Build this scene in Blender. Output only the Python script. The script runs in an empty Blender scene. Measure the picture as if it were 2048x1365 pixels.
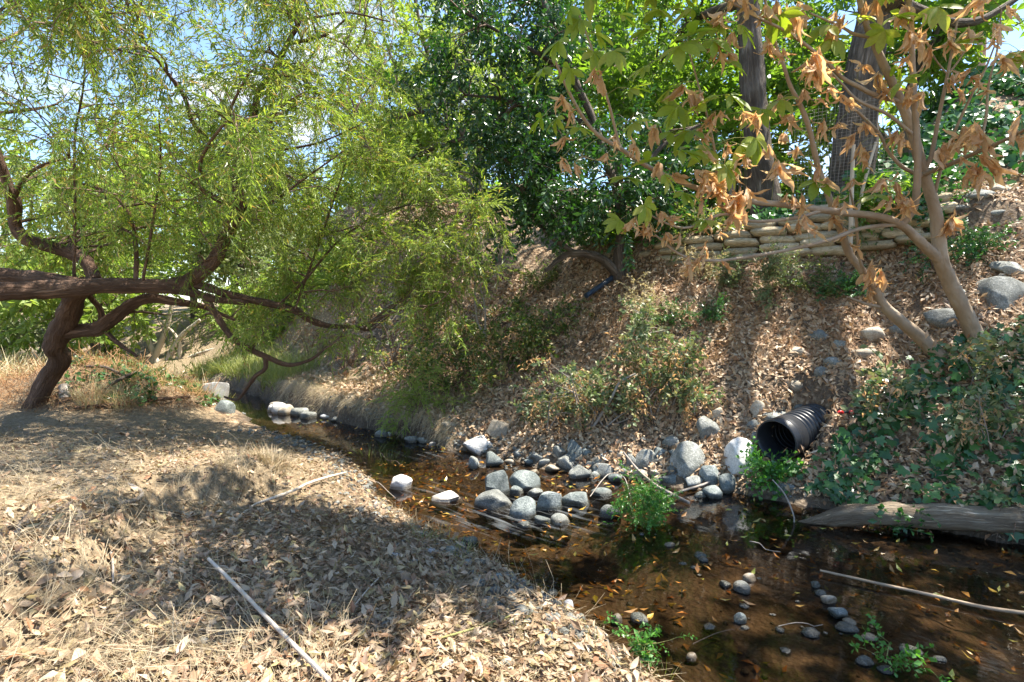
import bpy, math, random
import numpy as np
from mathutils import Vector, Matrix, Quaternion

R = math.radians
rng = np.random.default_rng(11)
random.seed(11)
sc = bpy.context.scene
col = sc.collection

# ------------------------------------------------------------------ camera
CAM = np.array([0.0, 0.0, 1.9])
PITCH = R(3.15)
FPX = 1138.0
cd = bpy.data.cameras.new('camera')
cd.sensor_width = 36.0
cd.lens = 36.0 * FPX / 2048.0
cd.clip_start = 0.05
cd.clip_end = 2000.0
cam = bpy.data.objects.new('camera', cd)
cam.location = CAM
cam.rotation_euler = (R(90) - PITCH, 0, 0)
col.objects.link(cam)
sc.camera = cam

# ------------------------------------------------------------------ sky, sun, exposure
SUN_EL = R(66)
SUN_H = np.array([0.96, 0.28])
SUN_H = SUN_H / np.linalg.norm(SUN_H)
SUN = np.array([SUN_H[0] * math.cos(SUN_EL), SUN_H[1] * math.cos(SUN_EL), math.sin(SUN_EL)])
world = bpy.data.worlds.new('World')
sc.world = world
world.use_nodes = True
wn, wl = world.node_tree.nodes, world.node_tree.links
wn.clear()
w_out = wn.new('ShaderNodeOutputWorld')
w_bg = wn.new('ShaderNodeBackground')
w_bg.inputs['Strength'].default_value = 0.12
w_sky = wn.new('ShaderNodeTexSky')
w_sky.sky_type = 'NISHITA'
w_sky.sun_disc = False
w_sky.sun_elevation = SUN_EL
w_sky.sun_rotation = math.atan2(SUN_H[0], SUN_H[1])
w_sky.air_density = 1.0
w_sky.dust_density = 0.15
w_sky.ozone_density = 3.0
# scattered fair-weather clouds, everywhere in the sky alike
w_tc = wn.new('ShaderNodeTexCoord')
w_sep = wn.new('ShaderNodeSeparateXYZ')
wl.new(w_tc.outputs['Generated'], w_sep.inputs[0])
w_add = wn.new('ShaderNodeMath'); w_add.operation = 'ADD'; w_add.inputs[1].default_value = 0.22
wl.new(w_sep.outputs['Z'], w_add.inputs[0])
w_dx = wn.new('ShaderNodeMath'); w_dx.operation = 'DIVIDE'
w_dy = wn.new('ShaderNodeMath'); w_dy.operation = 'DIVIDE'
wl.new(w_sep.outputs['X'], w_dx.inputs[0]); wl.new(w_add.outputs[0], w_dx.inputs[1])
wl.new(w_sep.outputs['Y'], w_dy.inputs[0]); wl.new(w_add.outputs[0], w_dy.inputs[1])
w_cmb = wn.new('ShaderNodeCombineXYZ')
wl.new(w_dx.outputs[0], w_cmb.inputs[0]); wl.new(w_dy.outputs[0], w_cmb.inputs[1])
w_cmb.inputs[2].default_value = 3.7
w_noi = wn.new('ShaderNodeTexNoise')
w_noi.inputs['Scale'].default_value = 2.3
w_noi.inputs['Detail'].default_value = 8.0
w_noi.inputs['Roughness'].default_value = 0.55
wl.new(w_cmb.outputs[0], w_noi.inputs['Vector'])
w_rmp = wn.new('ShaderNodeValToRGB')
w_rmp.color_ramp.elements[0].position = 0.58
w_rmp.color_ramp.elements[1].position = 0.70
wl.new(w_noi.outputs['Fac'], w_rmp.inputs[0])
w_mix = wn.new('ShaderNodeMix'); w_mix.data_type = 'RGBA'
wl.new(w_rmp.outputs['Color'], w_mix.inputs[0])
wl.new(w_sky.outputs[0], w_mix.inputs[6])
w_mix.inputs[7].default_value = (3.6, 3.7, 3.9, 1)
wl.new(w_mix.outputs[2], w_bg.inputs['Color'])
wl.new(w_bg.outputs[0], w_out.inputs['Surface'])

sd = bpy.data.lights.new('sun', 'SUN')
sd.energy = 5.0
sd.angle = R(0.53)
sd.color = (1.0, 0.94, 0.84)
sun = bpy.data.objects.new('sun', sd)
sun.rotation_euler = Vector(SUN).to_track_quat('Z', 'Y').to_euler()
sun.location = (10, 8, 30)
col.objects.link(sun)

vs = sc.view_settings
vs.view_transform = 'Standard'
vs.look = 'None'
vs.gamma = 1.0
vs.use_curve_mapping = False
vs.exposure = 1.7
try:
    sc.cycles.max_bounces = 8
    sc.cycles.diffuse_bounces = 4
    sc.cycles.glossy_bounces = 2
    sc.cycles.transmission_bounces = 4
    sc.cycles.transparent_max_bounces = 6
    sc.cycles.use_denoising = True
    sc.cycles.caustics_reflective = False
    sc.cycles.caustics_refractive = False
except Exception:
    pass

# ------------------------------------------------------------------ maths helpers
def sstep(a, b, x):
    u = np.clip((np.asarray(x, float) - a) / (b - a), 0, 1)
    return u * u * (3 - 2 * u)

def _hash(ix, iy, iz, seed):
    h = (ix.astype(np.int64) * 374761393 + iy.astype(np.int64) * 668265263 + iz.astype(np.int64) * 2147483647 + seed * 974711) & 0xFFFFFFFF
    h = ((h ^ (h >> 13)) * 1274126177) & 0xFFFFFFFF
    h = ((h ^ (h >> 16)) * 224682251) & 0xFFFFFFFF
    h ^= h >> 15
    return (h & 0xFFFFFF) / float(0xFFFFFF)

def vnoise(x, y, z=None, seed=0):
    x = np.asarray(x, float); y = np.asarray(y, float)
    z = np.zeros_like(x) if z is None else np.asarray(z, float)
    ix, iy, iz = np.floor(x), np.floor(y), np.floor(z)
    fx, fy, fz = x - ix, y - iy, z - iz
    fx, fy, fz = [f * f * (3 - 2 * f) for f in (fx, fy, fz)]
    ix, iy, iz = ix.astype(np.int64), iy.astype(np.int64), iz.astype(np.int64)
    r = 0
    for a in (0, 1):
        for b in (0, 1):
            for c in (0, 1):
                w = (fx if a else 1 - fx) * (fy if b else 1 - fy) * (fz if c else 1 - fz)
                r = r + w * _hash(ix + a, iy + b, iz + c, seed)
    return r * 2 - 1

def fbm(x, y, z=None, oct=4, seed=0, gain=0.5):
    s, a = 0, 1.0
    for k in range(oct):
        f = 2.03 ** k
        s = s + a * vnoise(np.asarray(x) * f, np.asarray(y) * f, None if z is None else np.asarray(z) * f, seed + k * 17)
        a *= gain
    return s

def nrm(v):
    return v / np.maximum(np.linalg.norm(v, axis=-1, keepdims=True), 1e-9)

cp, sp_ = math.cos(PITCH), math.sin(PITCH)
def ray(px, py):
    px = np.asarray(px, float); py = np.asarray(py, float)
    xr = (px - 1024) / FPX
    yr = -(py - 682.5) / FPX
    return np.stack([xr, cp + yr * sp_, -sp_ + yr * cp], -1)

def at(px, py, d):
    """point of the world seen at a pixel of the photograph, at depth d (world y)"""
    r = ray(px, py)
    return CAM + r * (np.asarray(d, float) / r[..., 1])[..., None]

def proj(P):
    v = np.asarray(P, float) - CAM
    fx = v[..., 1] * cp - v[..., 2] * sp_
    uy = v[..., 1] * sp_ + v[..., 2] * cp
    return 1024 + FPX * v[..., 0] / fx, 682.5 - FPX * uy / fx, fx

# ------------------------------------------------------------------ terrain shape
# t runs up the stream, n across it towards the steep bank
TT = np.array([-0.756, 0.655]); NN = np.array([0.655, 0.756])
R_T = [-40, -3, -0.1, 1.0, 2.0, 3.6, 5.7, 8.2, 11.8, 15, 25, 60]
R_N = [6.4, 6.2, 6.12, 6.02, 5.93, 5.45, 5.27, 5.34, 5.67, 6.0, 5.5, 4.0]
L_T = [-40, -3, 0.2, 1.39, 2.38, 3.39, 4.66, 5.88, 9.03, 12.5, 15, 25, 60]
L_N = [1.6, 2.0, 2.35, 2.64, 2.98, 3.12, 3.42, 4.0, 4.36, 4.55, 4.7, 4.2, 2.6]

def tn(x, y):
    return x * TT[0] + y * TT[1], x * NN[0] + y * NN[1]

def edges(x, y):
    t, n = tn(x, y)
    wob = 0.09 * fbm(t * 1.7, 0 * t + 3.1, oct=3, seed=5)
    nL = np.interp(t, L_T, L_N) + wob
    nR = np.interp(t, R_T, R_N) + 0.09 * fbm(t * 1.9, 0 * t + 9.4, oct=3, seed=8)
    return t, n, nL, nR

PIPE = np.array([2.78, 5.93, 0.52]); PIPE_R = 0.225
PIPE_AX = np.array([.80, .58, .12]); PIPE_AX = PIPE_AX / np.linalg.norm(PIPE_AX)

def H(x, y):
    x = np.asarray(x, float); y = np.asarray(y, float)
    t, n, nL, nR = edges(x, y)
    sL, sR = nL - n, n - nR
    u = np.clip((n - nL) / np.maximum(nR - nL, 0.1), 0, 1)
    bed = -0.20 * np.sin(math.pi * u) ** 0.55
    bed = bed * (0.75 + 0.5 * vnoise(x * 0.9, y * 0.9, seed=31))
    # sand and gravel bars that nearly break the surface
    ax, ay, bx_, by_ = 1.18, 4.75, 2.02, 2.7
    dx, dy = bx_ - ax, by_ - ay
    k = np.clip(((x - ax) * dx + (y - ay) * dy) / (dx * dx + dy * dy), 0, 1)
    db = np.hypot(x - ax - k * dx, y - ay - k * dy)
    bar = np.exp(-(db / 0.36) ** 2)
    bed = bed + bar * (0.185 + 0.05 * fbm(x * 5, y * 5, oct=2, seed=3))
    g2 = np.exp(-((x - 0.02) / 0.38) ** 2 - ((y - 7.0) / 0.45) ** 2)
    bed = bed + 0.17 * g2
    g3 = np.exp(-((x + 0.75) / 0.55) ** 2 - ((y - 6.7) / 0.3) ** 2)
    bed = bed + 0.10 * g3
    bed = np.minimum(bed, -0.012) + 0.012 * fbm(x * 7, y * 7, oct=2, seed=77)
    zl = np.interp(sL, [0, 0.12, 0.5, 1.2, 2.2, 4, 9, 30, 80, 400], [0, 0.07, 0.17, 0.33, 0.44, 0.52, 0.62, 1.2, 4, 8])
    zl2 = np.interp(sL, [0, 0.2, 0.6, 1.2, 2.2, 4, 9, 30, 80, 400], [0, 0.03, 0.07, 0.16, 0.33, 0.5, 0.62, 1.2, 4, 8])
    wl_ = sstep(4.5, 7.0, t); zl = zl * (1 - wl_) + zl2 * wl_
    stepx = -2.15 - 0.45 * np.exp(-((y - 4.1) / 0.6) ** 2) + 0.16 * fbm(y * 2.1, x * 0.3, oct=2, seed=21)
    st = (1 - sstep(-0.16, 0.16, x - stepx)) * (1 - sstep(5.0, 6.0, y))
    zl = zl + 0.20 * st + 0.06 * np.exp(-((x - stepx + 0.1) / 0.25) ** 2) * (1 - sstep(5.0, 5.6, y))
    # vine covered mound around the willow's foot
    mx, my = (x + 6.9) / 1.65, (y - 9.7) / 1.2
    md = mx ** 2 + my ** 2
    zl = zl + 0.62 * np.exp(-md ** 1.6) * (1 + 0.22 * fbm(x * 2.3, y * 2.3, oct=3, seed=44))
    zl = zl + 0.045 * fbm(x * 1.3, y * 1.3, oct=4, seed=2) * sstep(0.0, 0.8, sL)
    zl = zl + 0.016 * fbm(x * 7, y * 7, oct=3, seed=12) * sstep(0.0, 0.3, sL)
    # steep bank
    a = np.interp(sR, [0, .12, .3, .65, 1.15, 2.2, 2.9, 3.2, 6, 12, 40, 400], [0, .10, .24, .47, .92, 2.05, 2.62, 3.12, 3.4, 4.0, 6, 14])
    b = np.interp(sR, [0, .06, .16, .9, 1.5, 2.6, 3.4, 4.4, 8, 12, 40, 400], [0, .26, .40, .50, .78, 1.95, 2.85, 3.3, 3.8, 4.3, 6, 14])
    w = sstep(5.4, 6.4, t) * (1 - sstep(14, 17, t))
    zr = a * (1 - w) + b * w
    u2 = 1 - sstep(0.3, 1.2, t)
    c = np.interp(sR, [0, .05, .12, .3, .65, 1.15], [0, .18, .26, .34, .50, .92])
    zr = np.where(sR < 1.15, zr * (1 - u2) + c * u2, zr)
    zr = zr * (1 + 0.075 * np.clip(t - 6, 0, 9) * sstep(1.0, 3.2, sR))
    zr = zr * (1 - 0.68 * sstep(14.0, 19.5, t))
    hw = 1 - sstep(0.2, 3.4, t)
    zr = zr + hw * np.interp(sR, [3.0, 8.3, 12, 40], [0, 2.75, 3.1, 3.4])
    zr = zr + 0.10 * fbm(x * 1.1, y * 1.1, oct=4, seed=61) * sstep(0.2, 1.5, sR)
    zr = zr + 0.022 * fbm(x * 6, y * 6, oct=3, seed=64) * sstep(0.05, 0.4, sR)
    z = np.where(sL > 0, zl, np.where(sR > 0, zr, bed))
    # the drain pipe lies in its own trench
    px_, py_ = x - PIPE[0], y - PIPE[1]
    s = px_ * PIPE_AX[0] + py_ * PIPE_AX[1]; q = np.abs(-px_ * PIPE_AX[1] + py_ * PIPE_AX[0])
    zp = PIPE[2] - PIPE_R - .02 + s * PIPE_AX[2]
    w = (1 - sstep(.16, .23, q)) * sstep(-.30, -.02, s) * (1 - sstep(.75, .85, s))
    return np.where(w > 0, z * (1 - w) + np.minimum(z, zp) * w, z)

def Hn(x, y, e=0.04):
    gx = (H(x + e, y) - H(x - e, y)) / (2 * e)
    gy = (H(x, y + e) - H(x, y - e)) / (2 * e)
    return nrm(np.stack([-gx, -gy, np.ones_like(gx)], -1))

_TX = np.arange(-40, 40.1, 0.16); _TY = np.arange(0, 92, 0.16)
_TZ = H(*np.meshgrid(_TX, _TY))
def H_quick(x, y):
    """height from a table, for marching along lines of sight"""
    fx = np.clip((x + 40) / 0.16, 0, len(_TX) - 1.001); fy = np.clip(y / 0.16, 0, len(_TY) - 1.001)
    i, j = fx.astype(int), fy.astype(int); u, v = fx - i, fy - j
    return (_TZ[j, i] * (1 - u) + _TZ[j, i + 1] * u) * (1 - v) + (_TZ[j + 1, i] * (1 - u) + _TZ[j + 1, i + 1] * u) * v
_DS = np.concatenate([np.arange(1.2, 16, 0.1), np.arange(16, 90, 1.0)])
def hits(px, py, water=True):
    """where lines of sight through pixels meet the ground (or the water)"""
    px = np.atleast_1d(np.asarray(px, float)); py = np.atleast_1d(np.asarray(py, float))
    def gap(d, f=H):
        P = at(px[:, None] + 0 * d, py[:, None] + 0 * d, d)
        z = f(P[..., 0], P[..., 1])
        return P, (np.maximum(z, 0) if water else z)
    D = np.repeat(_DS[None], len(px), 0)
    P, z = gap(D, H_quick)
    below = P[..., 2] <= z
    i = np.where(below.any(1), below.argmax(1), len(_DS) - 1)
    lo = _DS[np.maximum(i - 1, 0)]; hi = _DS[i]
    lo = np.maximum(lo - .12, .5); hi = hi + .12
    for _ in range(9):
        m = (lo + hi) / 2
        P, z = gap(m[:, None]); b = (P[..., 2] <= z)[:, 0]
        hi = np.where(b, m, hi); lo = np.where(b, lo, m)
    P, z = gap(hi[:, None]); p = P[:, 0].copy(); p[:, 2] = z[:, 0]
    return p

def hit(px, py, water=True):
    return hits(px, py, water)[0]

# ------------------------------------------------------------------ mesh helpers
MATS = {}
def mesh_data(name, V, faces, mat=None, smooth=False, attrs=None):
    V = np.ascontiguousarray(V, np.float32)
    if not isinstance(faces, (list, tuple)) or np.ndim(faces[0]) == 1: faces = [faces]
    faces = [np.asarray(f, np.int32) for f in faces if len(f)]
    me = bpy.data.meshes.new(name)
    nl = sum(f.size for f in faces); nf = sum(len(f) for f in faces)
    me.vertices.add(len(V)); me.loops.add(nl); me.polygons.add(nf)
    me.vertices.foreach_set('co', V.ravel())
    me.loops.foreach_set('vertex_index', np.concatenate([f.ravel() for f in faces]))
    tot = np.concatenate([np.full(len(f), f.shape[1], np.int32) for f in faces])
    me.polygons.foreach_set('loop_start', np.concatenate([[0], np.cumsum(tot)[:-1]]).astype(np.int32))
    me.polygons.foreach_set('use_smooth', np.full(nf, bool(smooth)))
    if attrs:
        for k, v in attrs.items():
            v = np.asarray(v, np.float32)
            if v.ndim == 1:
                a = me.attributes.new(k, 'FLOAT', 'POINT'); a.data.foreach_set('value', v)
            else:
                a = me.attributes.new(k, 'FLOAT_VECTOR', 'POINT'); a.data.foreach_set('vector', v.ravel())
    me.update(calc_edges=True)
    if mat is not None:
        me.materials.append(MATS[mat] if isinstance(mat, str) else mat)
    return me

def tag(o, label=None, cat=None, group=None, kind=None):
    if label: o['label'] = label
    if cat: o['category'] = cat
    if group: o['group'] = group
    if kind: o['kind'] = kind
    return o

def obj(name, me, parent=None, loc=(0, 0, 0)):
    o = bpy.data.objects.new(name, me)
    col.objects.link(o)
    o.location = loc
    if parent is not None:
        o.parent = parent
    return o

def empty(name, loc):
    o = bpy.data.objects.new(name, None)
    o.empty_display_size = 0.2
    o.location = loc
    col.objects.link(o)
    return o

class MB:
    """collects vertices and faces of one mesh"""
    def __init__(s):
        s.V = []; s.F3 = []; s.F4 = []; s.n = 0; s.A = []
    def add(s, V, F, A=None):
        F = np.asarray(F, np.int64)
        s.V.append(np.asarray(V, float))
        (s.F3 if F.shape[1] == 3 else s.F4).append(F + s.n)
        s.A.append(np.zeros((len(V), 3)) if A is None else A)
        s.n += len(V)
    def data(s, name, mat, origin=(0, 0, 0), smooth=True, bark=True):
        V = np.concatenate(s.V) - np.asarray(origin)
        fs = []
        if s.F3: fs.append(np.concatenate(s.F3))
        if s.F4: fs.append(np.concatenate(s.F4))
        return mesh_data(name, V, fs, mat, smooth, {'bk': np.concatenate(s.A)} if bark else None)

def spline(P, step):
    """resample a path of (x, y, z, r) smoothly"""
    P = np.asarray(P, float)
    if len(P) == 2:
        P = np.array([P[0], (P[0] + P[1]) / 2, P[1]])
    Q = np.vstack([2 * P[0] - P[1], P, 2 * P[-1] - P[-2]])
    out = []
    for i in range(1, len(Q) - 2):
        L = np.linalg.norm(Q[i + 1, :3] - Q[i, :3])
        m = max(1, int(round(L / step)))
        u = np.linspace(0, 1, m, endpoint=False)[:, None]
        p0, p1, p2, p3 = Q[i - 1], Q[i], Q[i + 1], Q[i + 2]
        out.append(0.5 * (2 * p1 + (p2 - p0) * u + (2 * p0 - 5 * p1 + 4 * p2 - p3) * u ** 2 + (3 * p1 - p0 - 3 * p2 + p3) * u ** 3))
    out.append(Q[-2][None])
    o = np.concatenate(out)
    o[:, 3] = np.maximum(o[:, 3], 0.0004)
    return o

def tube(mb, P, seg=8, rough=0.0, seed=0, cap=True, ridge=0.0):
    """tapered tube along (x,y,z,r) samples; attribute holds coordinates in the branch's own frame"""
    P = np.asarray(P, float)
    C, r = P[:, :3], P[:, 3]
    T = np.gradient(C, axis=0); T = nrm(T)
    ref = np.array([0.0, 0, 1.0]) if abs(T[0, 2]) < 0.9 else np.array([1.0, 0, 0])
    N = np.zeros_like(T); v = nrm(np.cross(T[0], ref))
    for i in range(len(T)):
        v = v - T[i] * np.dot(v, T[i]); v = v / max(np.linalg.norm(v), 1e-9); N[i] = v
    B = np.cross(T, N)
    a = np.linspace(0, 2 * math.pi, seg, endpoint=False)
    L = np.concatenate([[0], np.cumsum(np.linalg.norm(np.diff(C, axis=0), axis=1))])
    ca, sa = np.cos(a), np.sin(a)
    rr = np.repeat(r[:, None], seg, 1)
    if rough or ridge:
        X = rr * ca; Y = rr * sa; Z = np.repeat(L[:, None], seg, 1)
        k = 1.0 / max(r.max(), 1e-3)
        if rough:
            rr = rr * (1 + rough * fbm(X * k * 1.3 + seed, Y * k * 1.3, Z * k * 0.7, oct=3, seed=seed))
        if ridge:
            q = fbm(X * k * 5 + seed, Y * k * 5, Z * k * 0.55, oct=2, seed=seed + 5)
            rr = rr * (1 + ridge * (1 - 2 * np.abs(q)))
    V = C[:, None, :] + rr[..., None] * (ca[None, :, None] * N[:, None, :] + sa[None, :, None] * B[:, None, :])
    A = np.stack([np.repeat(r[:, None], seg, 1) * ca + seed * 0.37, np.repeat(r[:, None], seg, 1) * sa, np.repeat(L[:, None], seg, 1)], -1)
    m = len(P)
    i = np.arange(m - 1)[:, None] * seg; j = np.arange(seg)[None, :]; j2 = (j + 1) % seg
    F = np.stack([i + j, i + j2, i + seg + j2, i + seg + j], -1).reshape(-1, 4)
    mb.add(V.reshape(-1, 3), F, A.reshape(-1, 3))
    if cap and r[-1] > 0.002:
        mb.add(np.vstack([V[-1], C[-1] + T[-1] * r[-1] * 0.35]), [[k, (k + 1) % seg, seg] for k in range(seg)], np.vstack([A[-1], A[-1].mean(0)]))
    if cap and r[0] > 0.002:
        mb.add(np.vstack([V[0], C[0] - T[0] * r[0] * 0.2]), [[(k + 1) % seg, k, seg] for k in range(seg)], np.vstack([A[0], A[0].mean(0)]))

def merge(templs, which, Pos, Y, Up, S, extra=None):
    """many transformed copies of small templates in one mesh"""
    Y = nrm(np.asarray(Y, float)); X = nrm(np.cross(Y, Up)); Z = np.cross(X, Y)
    B = np.stack([X, Y, Z], -1)
    S = np.asarray(S, float)
    S = S[:, None] if S.ndim == 1 else S
    Vs, Fs, n = [], {}, 0
    for k, (tv, tf) in enumerate(templs):
        m = np.nonzero(which == k)[0]
        if not len(m): continue
        tv = np.asarray(tv, float)
        loc = tv[None] * (S[m][:, None, :] if S.shape[1] == 3 else S[m][:, None, :1])
        V = np.einsum('nij,nkj->nki', B[m], loc) + Pos[m][:, None, :]
        Vs.append(V.reshape(-1, 3))
        off = (np.arange(len(m)) * len(tv))[:, None, None] + n
        for f in (tf if isinstance(tf, list) else [tf]):
            f = np.asarray(f, np.int64)
            if len(f):
                Fs.setdefault(f.shape[1], []).append((off + f[None]).reshape(-1, f.shape[1]))
        n += len(m) * len(tv)
    return np.concatenate(Vs), [np.concatenate(v) for v in Fs.values()]

# ---- leaf templates: length 1 along +Y, face +Z
def leaf_diamond(w=0.2, fold=0.06, droop=0.08, wide=0.42):
    V = [[0, 0, 0], [-w / 2, wide, fold], [w / 2, wide, fold], [0, 1, -droop]]
    return np.array(V, float), np.array([[0, 3, 1], [0, 2, 3]])

def leaf_curl(w=0.4, fold=0.08, curl=0.25, twist=0.0, seg=3, wide=0.45, stem=0.0):
    ys = np.linspace(0, 1, seg + 1)
    V, F = [], []
    for i, y in enumerate(ys):
        if y < wide: ww = w / 2 * math.sin(math.pi / 2 * (y / wide)) ** 0.8
        else: ww = w / 2 * (1 - ((y - wide) / (1 - wide)) ** 1.7)
        ang = curl * y * 2
        if abs(curl) > 1e-3: yy, zz = math.sin(ang) / (2 * curl), (math.cos(ang) - 1) / (2 * curl)
        else: yy, zz = y, 0
        ct, st = math.cos(twist * y), math.sin(twist * y)
        for sgn in (-1, 0, 1):
            lx, lz = sgn * ww, abs(sgn) * fold * ww / (w / 2 + 1e-6)
            V.append([lx * ct - lz * st, yy + stem, zz + lx * st + lz * ct])
    for i in range(seg):
        a = i * 3
        for q in (0, 1):
            F.append([a + q, a + q + 1, a + q + 4]); F.append([a + q, a + q + 4, a + q + 3])
    V = np.array(V); F = np.array(F)
    # drop the degenerate triangles at base and tip
    P = V[F]; ar = np.linalg.norm(np.cross(P[:, 1] - P[:, 0], P[:, 2] - P[:, 0]), axis=1)
    return V, F[ar > 1e-6]

def leaf_ivy():
    o = [[0, 0], [-.30, -.10], [-.55, .12], [-.34, .34], [-.46, .66], [-.16, .60], [0, 1.0], [.16, .60], [.46, .66], [.34, .34], [.55, .12], [.30, -.10]]
    V = [[x, y, 0.05 - 0.22 * (x * x) - 0.12 * y * y] for x, y in o] + [[0, .36, 0.0]]
    F = [[12, (i + 1) % 12, i] for i in range(12)]
    return np.array(V), np.array(F)

def stem_tris(pts, r):
    mb = MB(); tube(mb, np.column_stack([pts, np.full(len(pts), r) * np.linspace(1, .45, len(pts))]), seg=3, cap=False)
    return np.concatenate(mb.V), np.concatenate(mb.F4)

def spray(nleaf, leaf, lsize, droop, rs, ang=0.7, bend=0.25, stem_r=0.006, m=4):
    """a twig of unit length along +Y carrying leaves"""
    u = np.linspace(0, 1, m)
    kx, kz = rs.normal(0, bend), rs.normal(0, bend * 0.6)
    C = np.stack([kx * u ** 2, u * (1 - 0.15 * abs(droop)), -droop * u ** 2 + kz * u * (1 - u)], -1)
    SV, SF = stem_tris(C, stem_r)
    uu = np.linspace(0.12, 1.0, nleaf) + rs.normal(0, 0.02, nleaf)
    uu = np.clip(uu, 0.05, 1)
    Pos = np.stack([np.interp(uu, u, C[:, k]) for k in range(3)], -1)
    T = np.stack([np.interp(uu, u, nrm(np.gradient(C, axis=0))[:, k]) for k in range(3)], -1)
    side = np.where(np.arange(nleaf) % 2 == 0, 1, -1)
    az = rs.normal(0, 0.8, nleaf)
    lat = np.stack([side * np.cos(az), np.zeros(nleaf), np.sin(az) - 0.25], -1)
    an = ang + rs.normal(0, 0.2, nleaf)
    D = T * np.cos(an)[:, None] + lat * np.sin(an)[:, None]
    Up = np.array([0, 0, 1.0]) + rs.normal(0, 0.55, (nleaf, 3))
    sc_ = lsize * rs.uniform(0.65, 1.15, nleaf)
    V, F = merge([leaf], np.zeros(nleaf, int), Pos, D, Up, sc_)
    return (np.vstack([V, SV]), [F[0], SF + len(V)])

# ------------------------------------------------------------------ materials
def nt(name):
    m = bpy.data.materials.new(name); m.use_nodes = True
    t = m.node_tree; t.nodes.clear()
    out = t.nodes.new('ShaderNodeOutputMaterial')
    MATS[name] = m
    return m, t.nodes, t.links, out

def ramp(N, stops):
    r = N.new('ShaderNodeValToRGB'); e = r.color_ramp.elements
    while len(e) < len(stops): e.new(0.5)
    for k, (p, c) in enumerate(stops):
        e[k].position = p; e[k].color = (*c, 1)
    return r

def noise(N, L, scale, detail=4, rough=0.55, vec=None):
    n = N.new('ShaderNodeTexNoise')
    n.inputs['Scale'].default_value = scale; n.inputs['Detail'].default_value = detail; n.inputs['Roughness'].default_value = rough
    if vec is not None: L.new(vec, n.inputs['Vector'])
    return n

def leafmat(name, cols, trans=0.45, rough=0.45, spec=0.4, boost=1.25, tint=(1.0, 1.0, 0.55), spots=None, edge=None):
    m, N, L, out = nt(name)
    g = N.new('ShaderNodeNewGeometry'); oi = N.new('ShaderNodeObjectInfo')
    a = N.new('ShaderNodeMath'); a.operation = 'ADD'; L.new(g.outputs['Random Per Island'], a.inputs[0]); L.new(oi.outputs['Random'], a.inputs[1])
    fr = N.new('ShaderNodeMath'); fr.operation = 'FRACT'; L.new(a.outputs[0], fr.inputs[0])
    k = len(cols)
    r = ramp(N, [((i + 0.5) / k, c) for i, c in enumerate(cols)])
    L.new(fr.outputs[0], r.inputs[0])
    c_out = r.outputs[0]
    tc = N.new('ShaderNodeTexCoord')
    n = noise(N, L, 14, 3, 0.6, tc.outputs['Object'])
    mr = N.new('ShaderNodeMapRange'); mr.inputs[3].default_value = 0.72; mr.inputs[4].default_value = 1.28
    L.new(n.outputs['Fac'], mr.inputs[0])
    mm = N.new('ShaderNodeMix'); mm.data_type = 'RGBA'; mm.blend_type = 'MULTIPLY'; mm.inputs[0].default_value = 1
    L.new(c_out, mm.inputs[6]); L.new(mr.outputs[0], mm.inputs[7]); c_out = mm.outputs[2]
    if edge is not None:
        at_ = N.new('ShaderNodeAttribute'); at_.attribute_name = 'edge'
        n2 = noise(N, L, 22, 3, 0.6, tc.outputs['Object'])
        ad = N.new('ShaderNodeMath'); ad.operation = 'MULTIPLY_ADD'; ad.inputs[1].default_value = 1.1
        L.new(n2.outputs['Fac'], ad.inputs[0]); L.new(at_.outputs['Fac'], ad.inputs[2])
        r2 = N.new('ShaderNodeMapRange'); r2.inputs[1].default_value = 1.28; r2.inputs[2].default_value = 1.42
        L.new(ad.outputs[0], r2.inputs[0])
        m2 = N.new('ShaderNodeMix'); m2.data_type = 'RGBA'
        L.new(r2.outputs[0], m2.inputs[0]); L.new(c_out, m2.inputs[6]); m2.inputs[7].default_value = (*edge, 1); c_out = m2.outputs[2]
    p = N.new('ShaderNodeBsdfPrincipled')
    p.inputs['Roughness'].default_value = rough; p.inputs['Specular IOR Level'].default_value = spec
    L.new(c_out, p.inputs['Base Color'])
    t = N.new('ShaderNodeBsdfTranslucent')
    tm = N.new('ShaderNodeMix'); tm.data_type = 'RGBA'; tm.blend_type = 'MULTIPLY'; tm.inputs[0].default_value = 1
    L.new(c_out, tm.inputs[6]); tm.inputs[7].default_value = (tint[0] * boost, tint[1] * boost, tint[2] * boost, 1)
    L.new(tm.outputs[2], t.inputs['Color'])
    mx = N.new('ShaderNodeMixShader'); mx.inputs[0].default_value = trans
    L.new(p.outputs[0], mx.inputs[1]); L.new(t.outputs[0], mx.inputs[2]); L.new(mx.outputs[0], out.inputs['Surface'])
    return m

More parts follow.
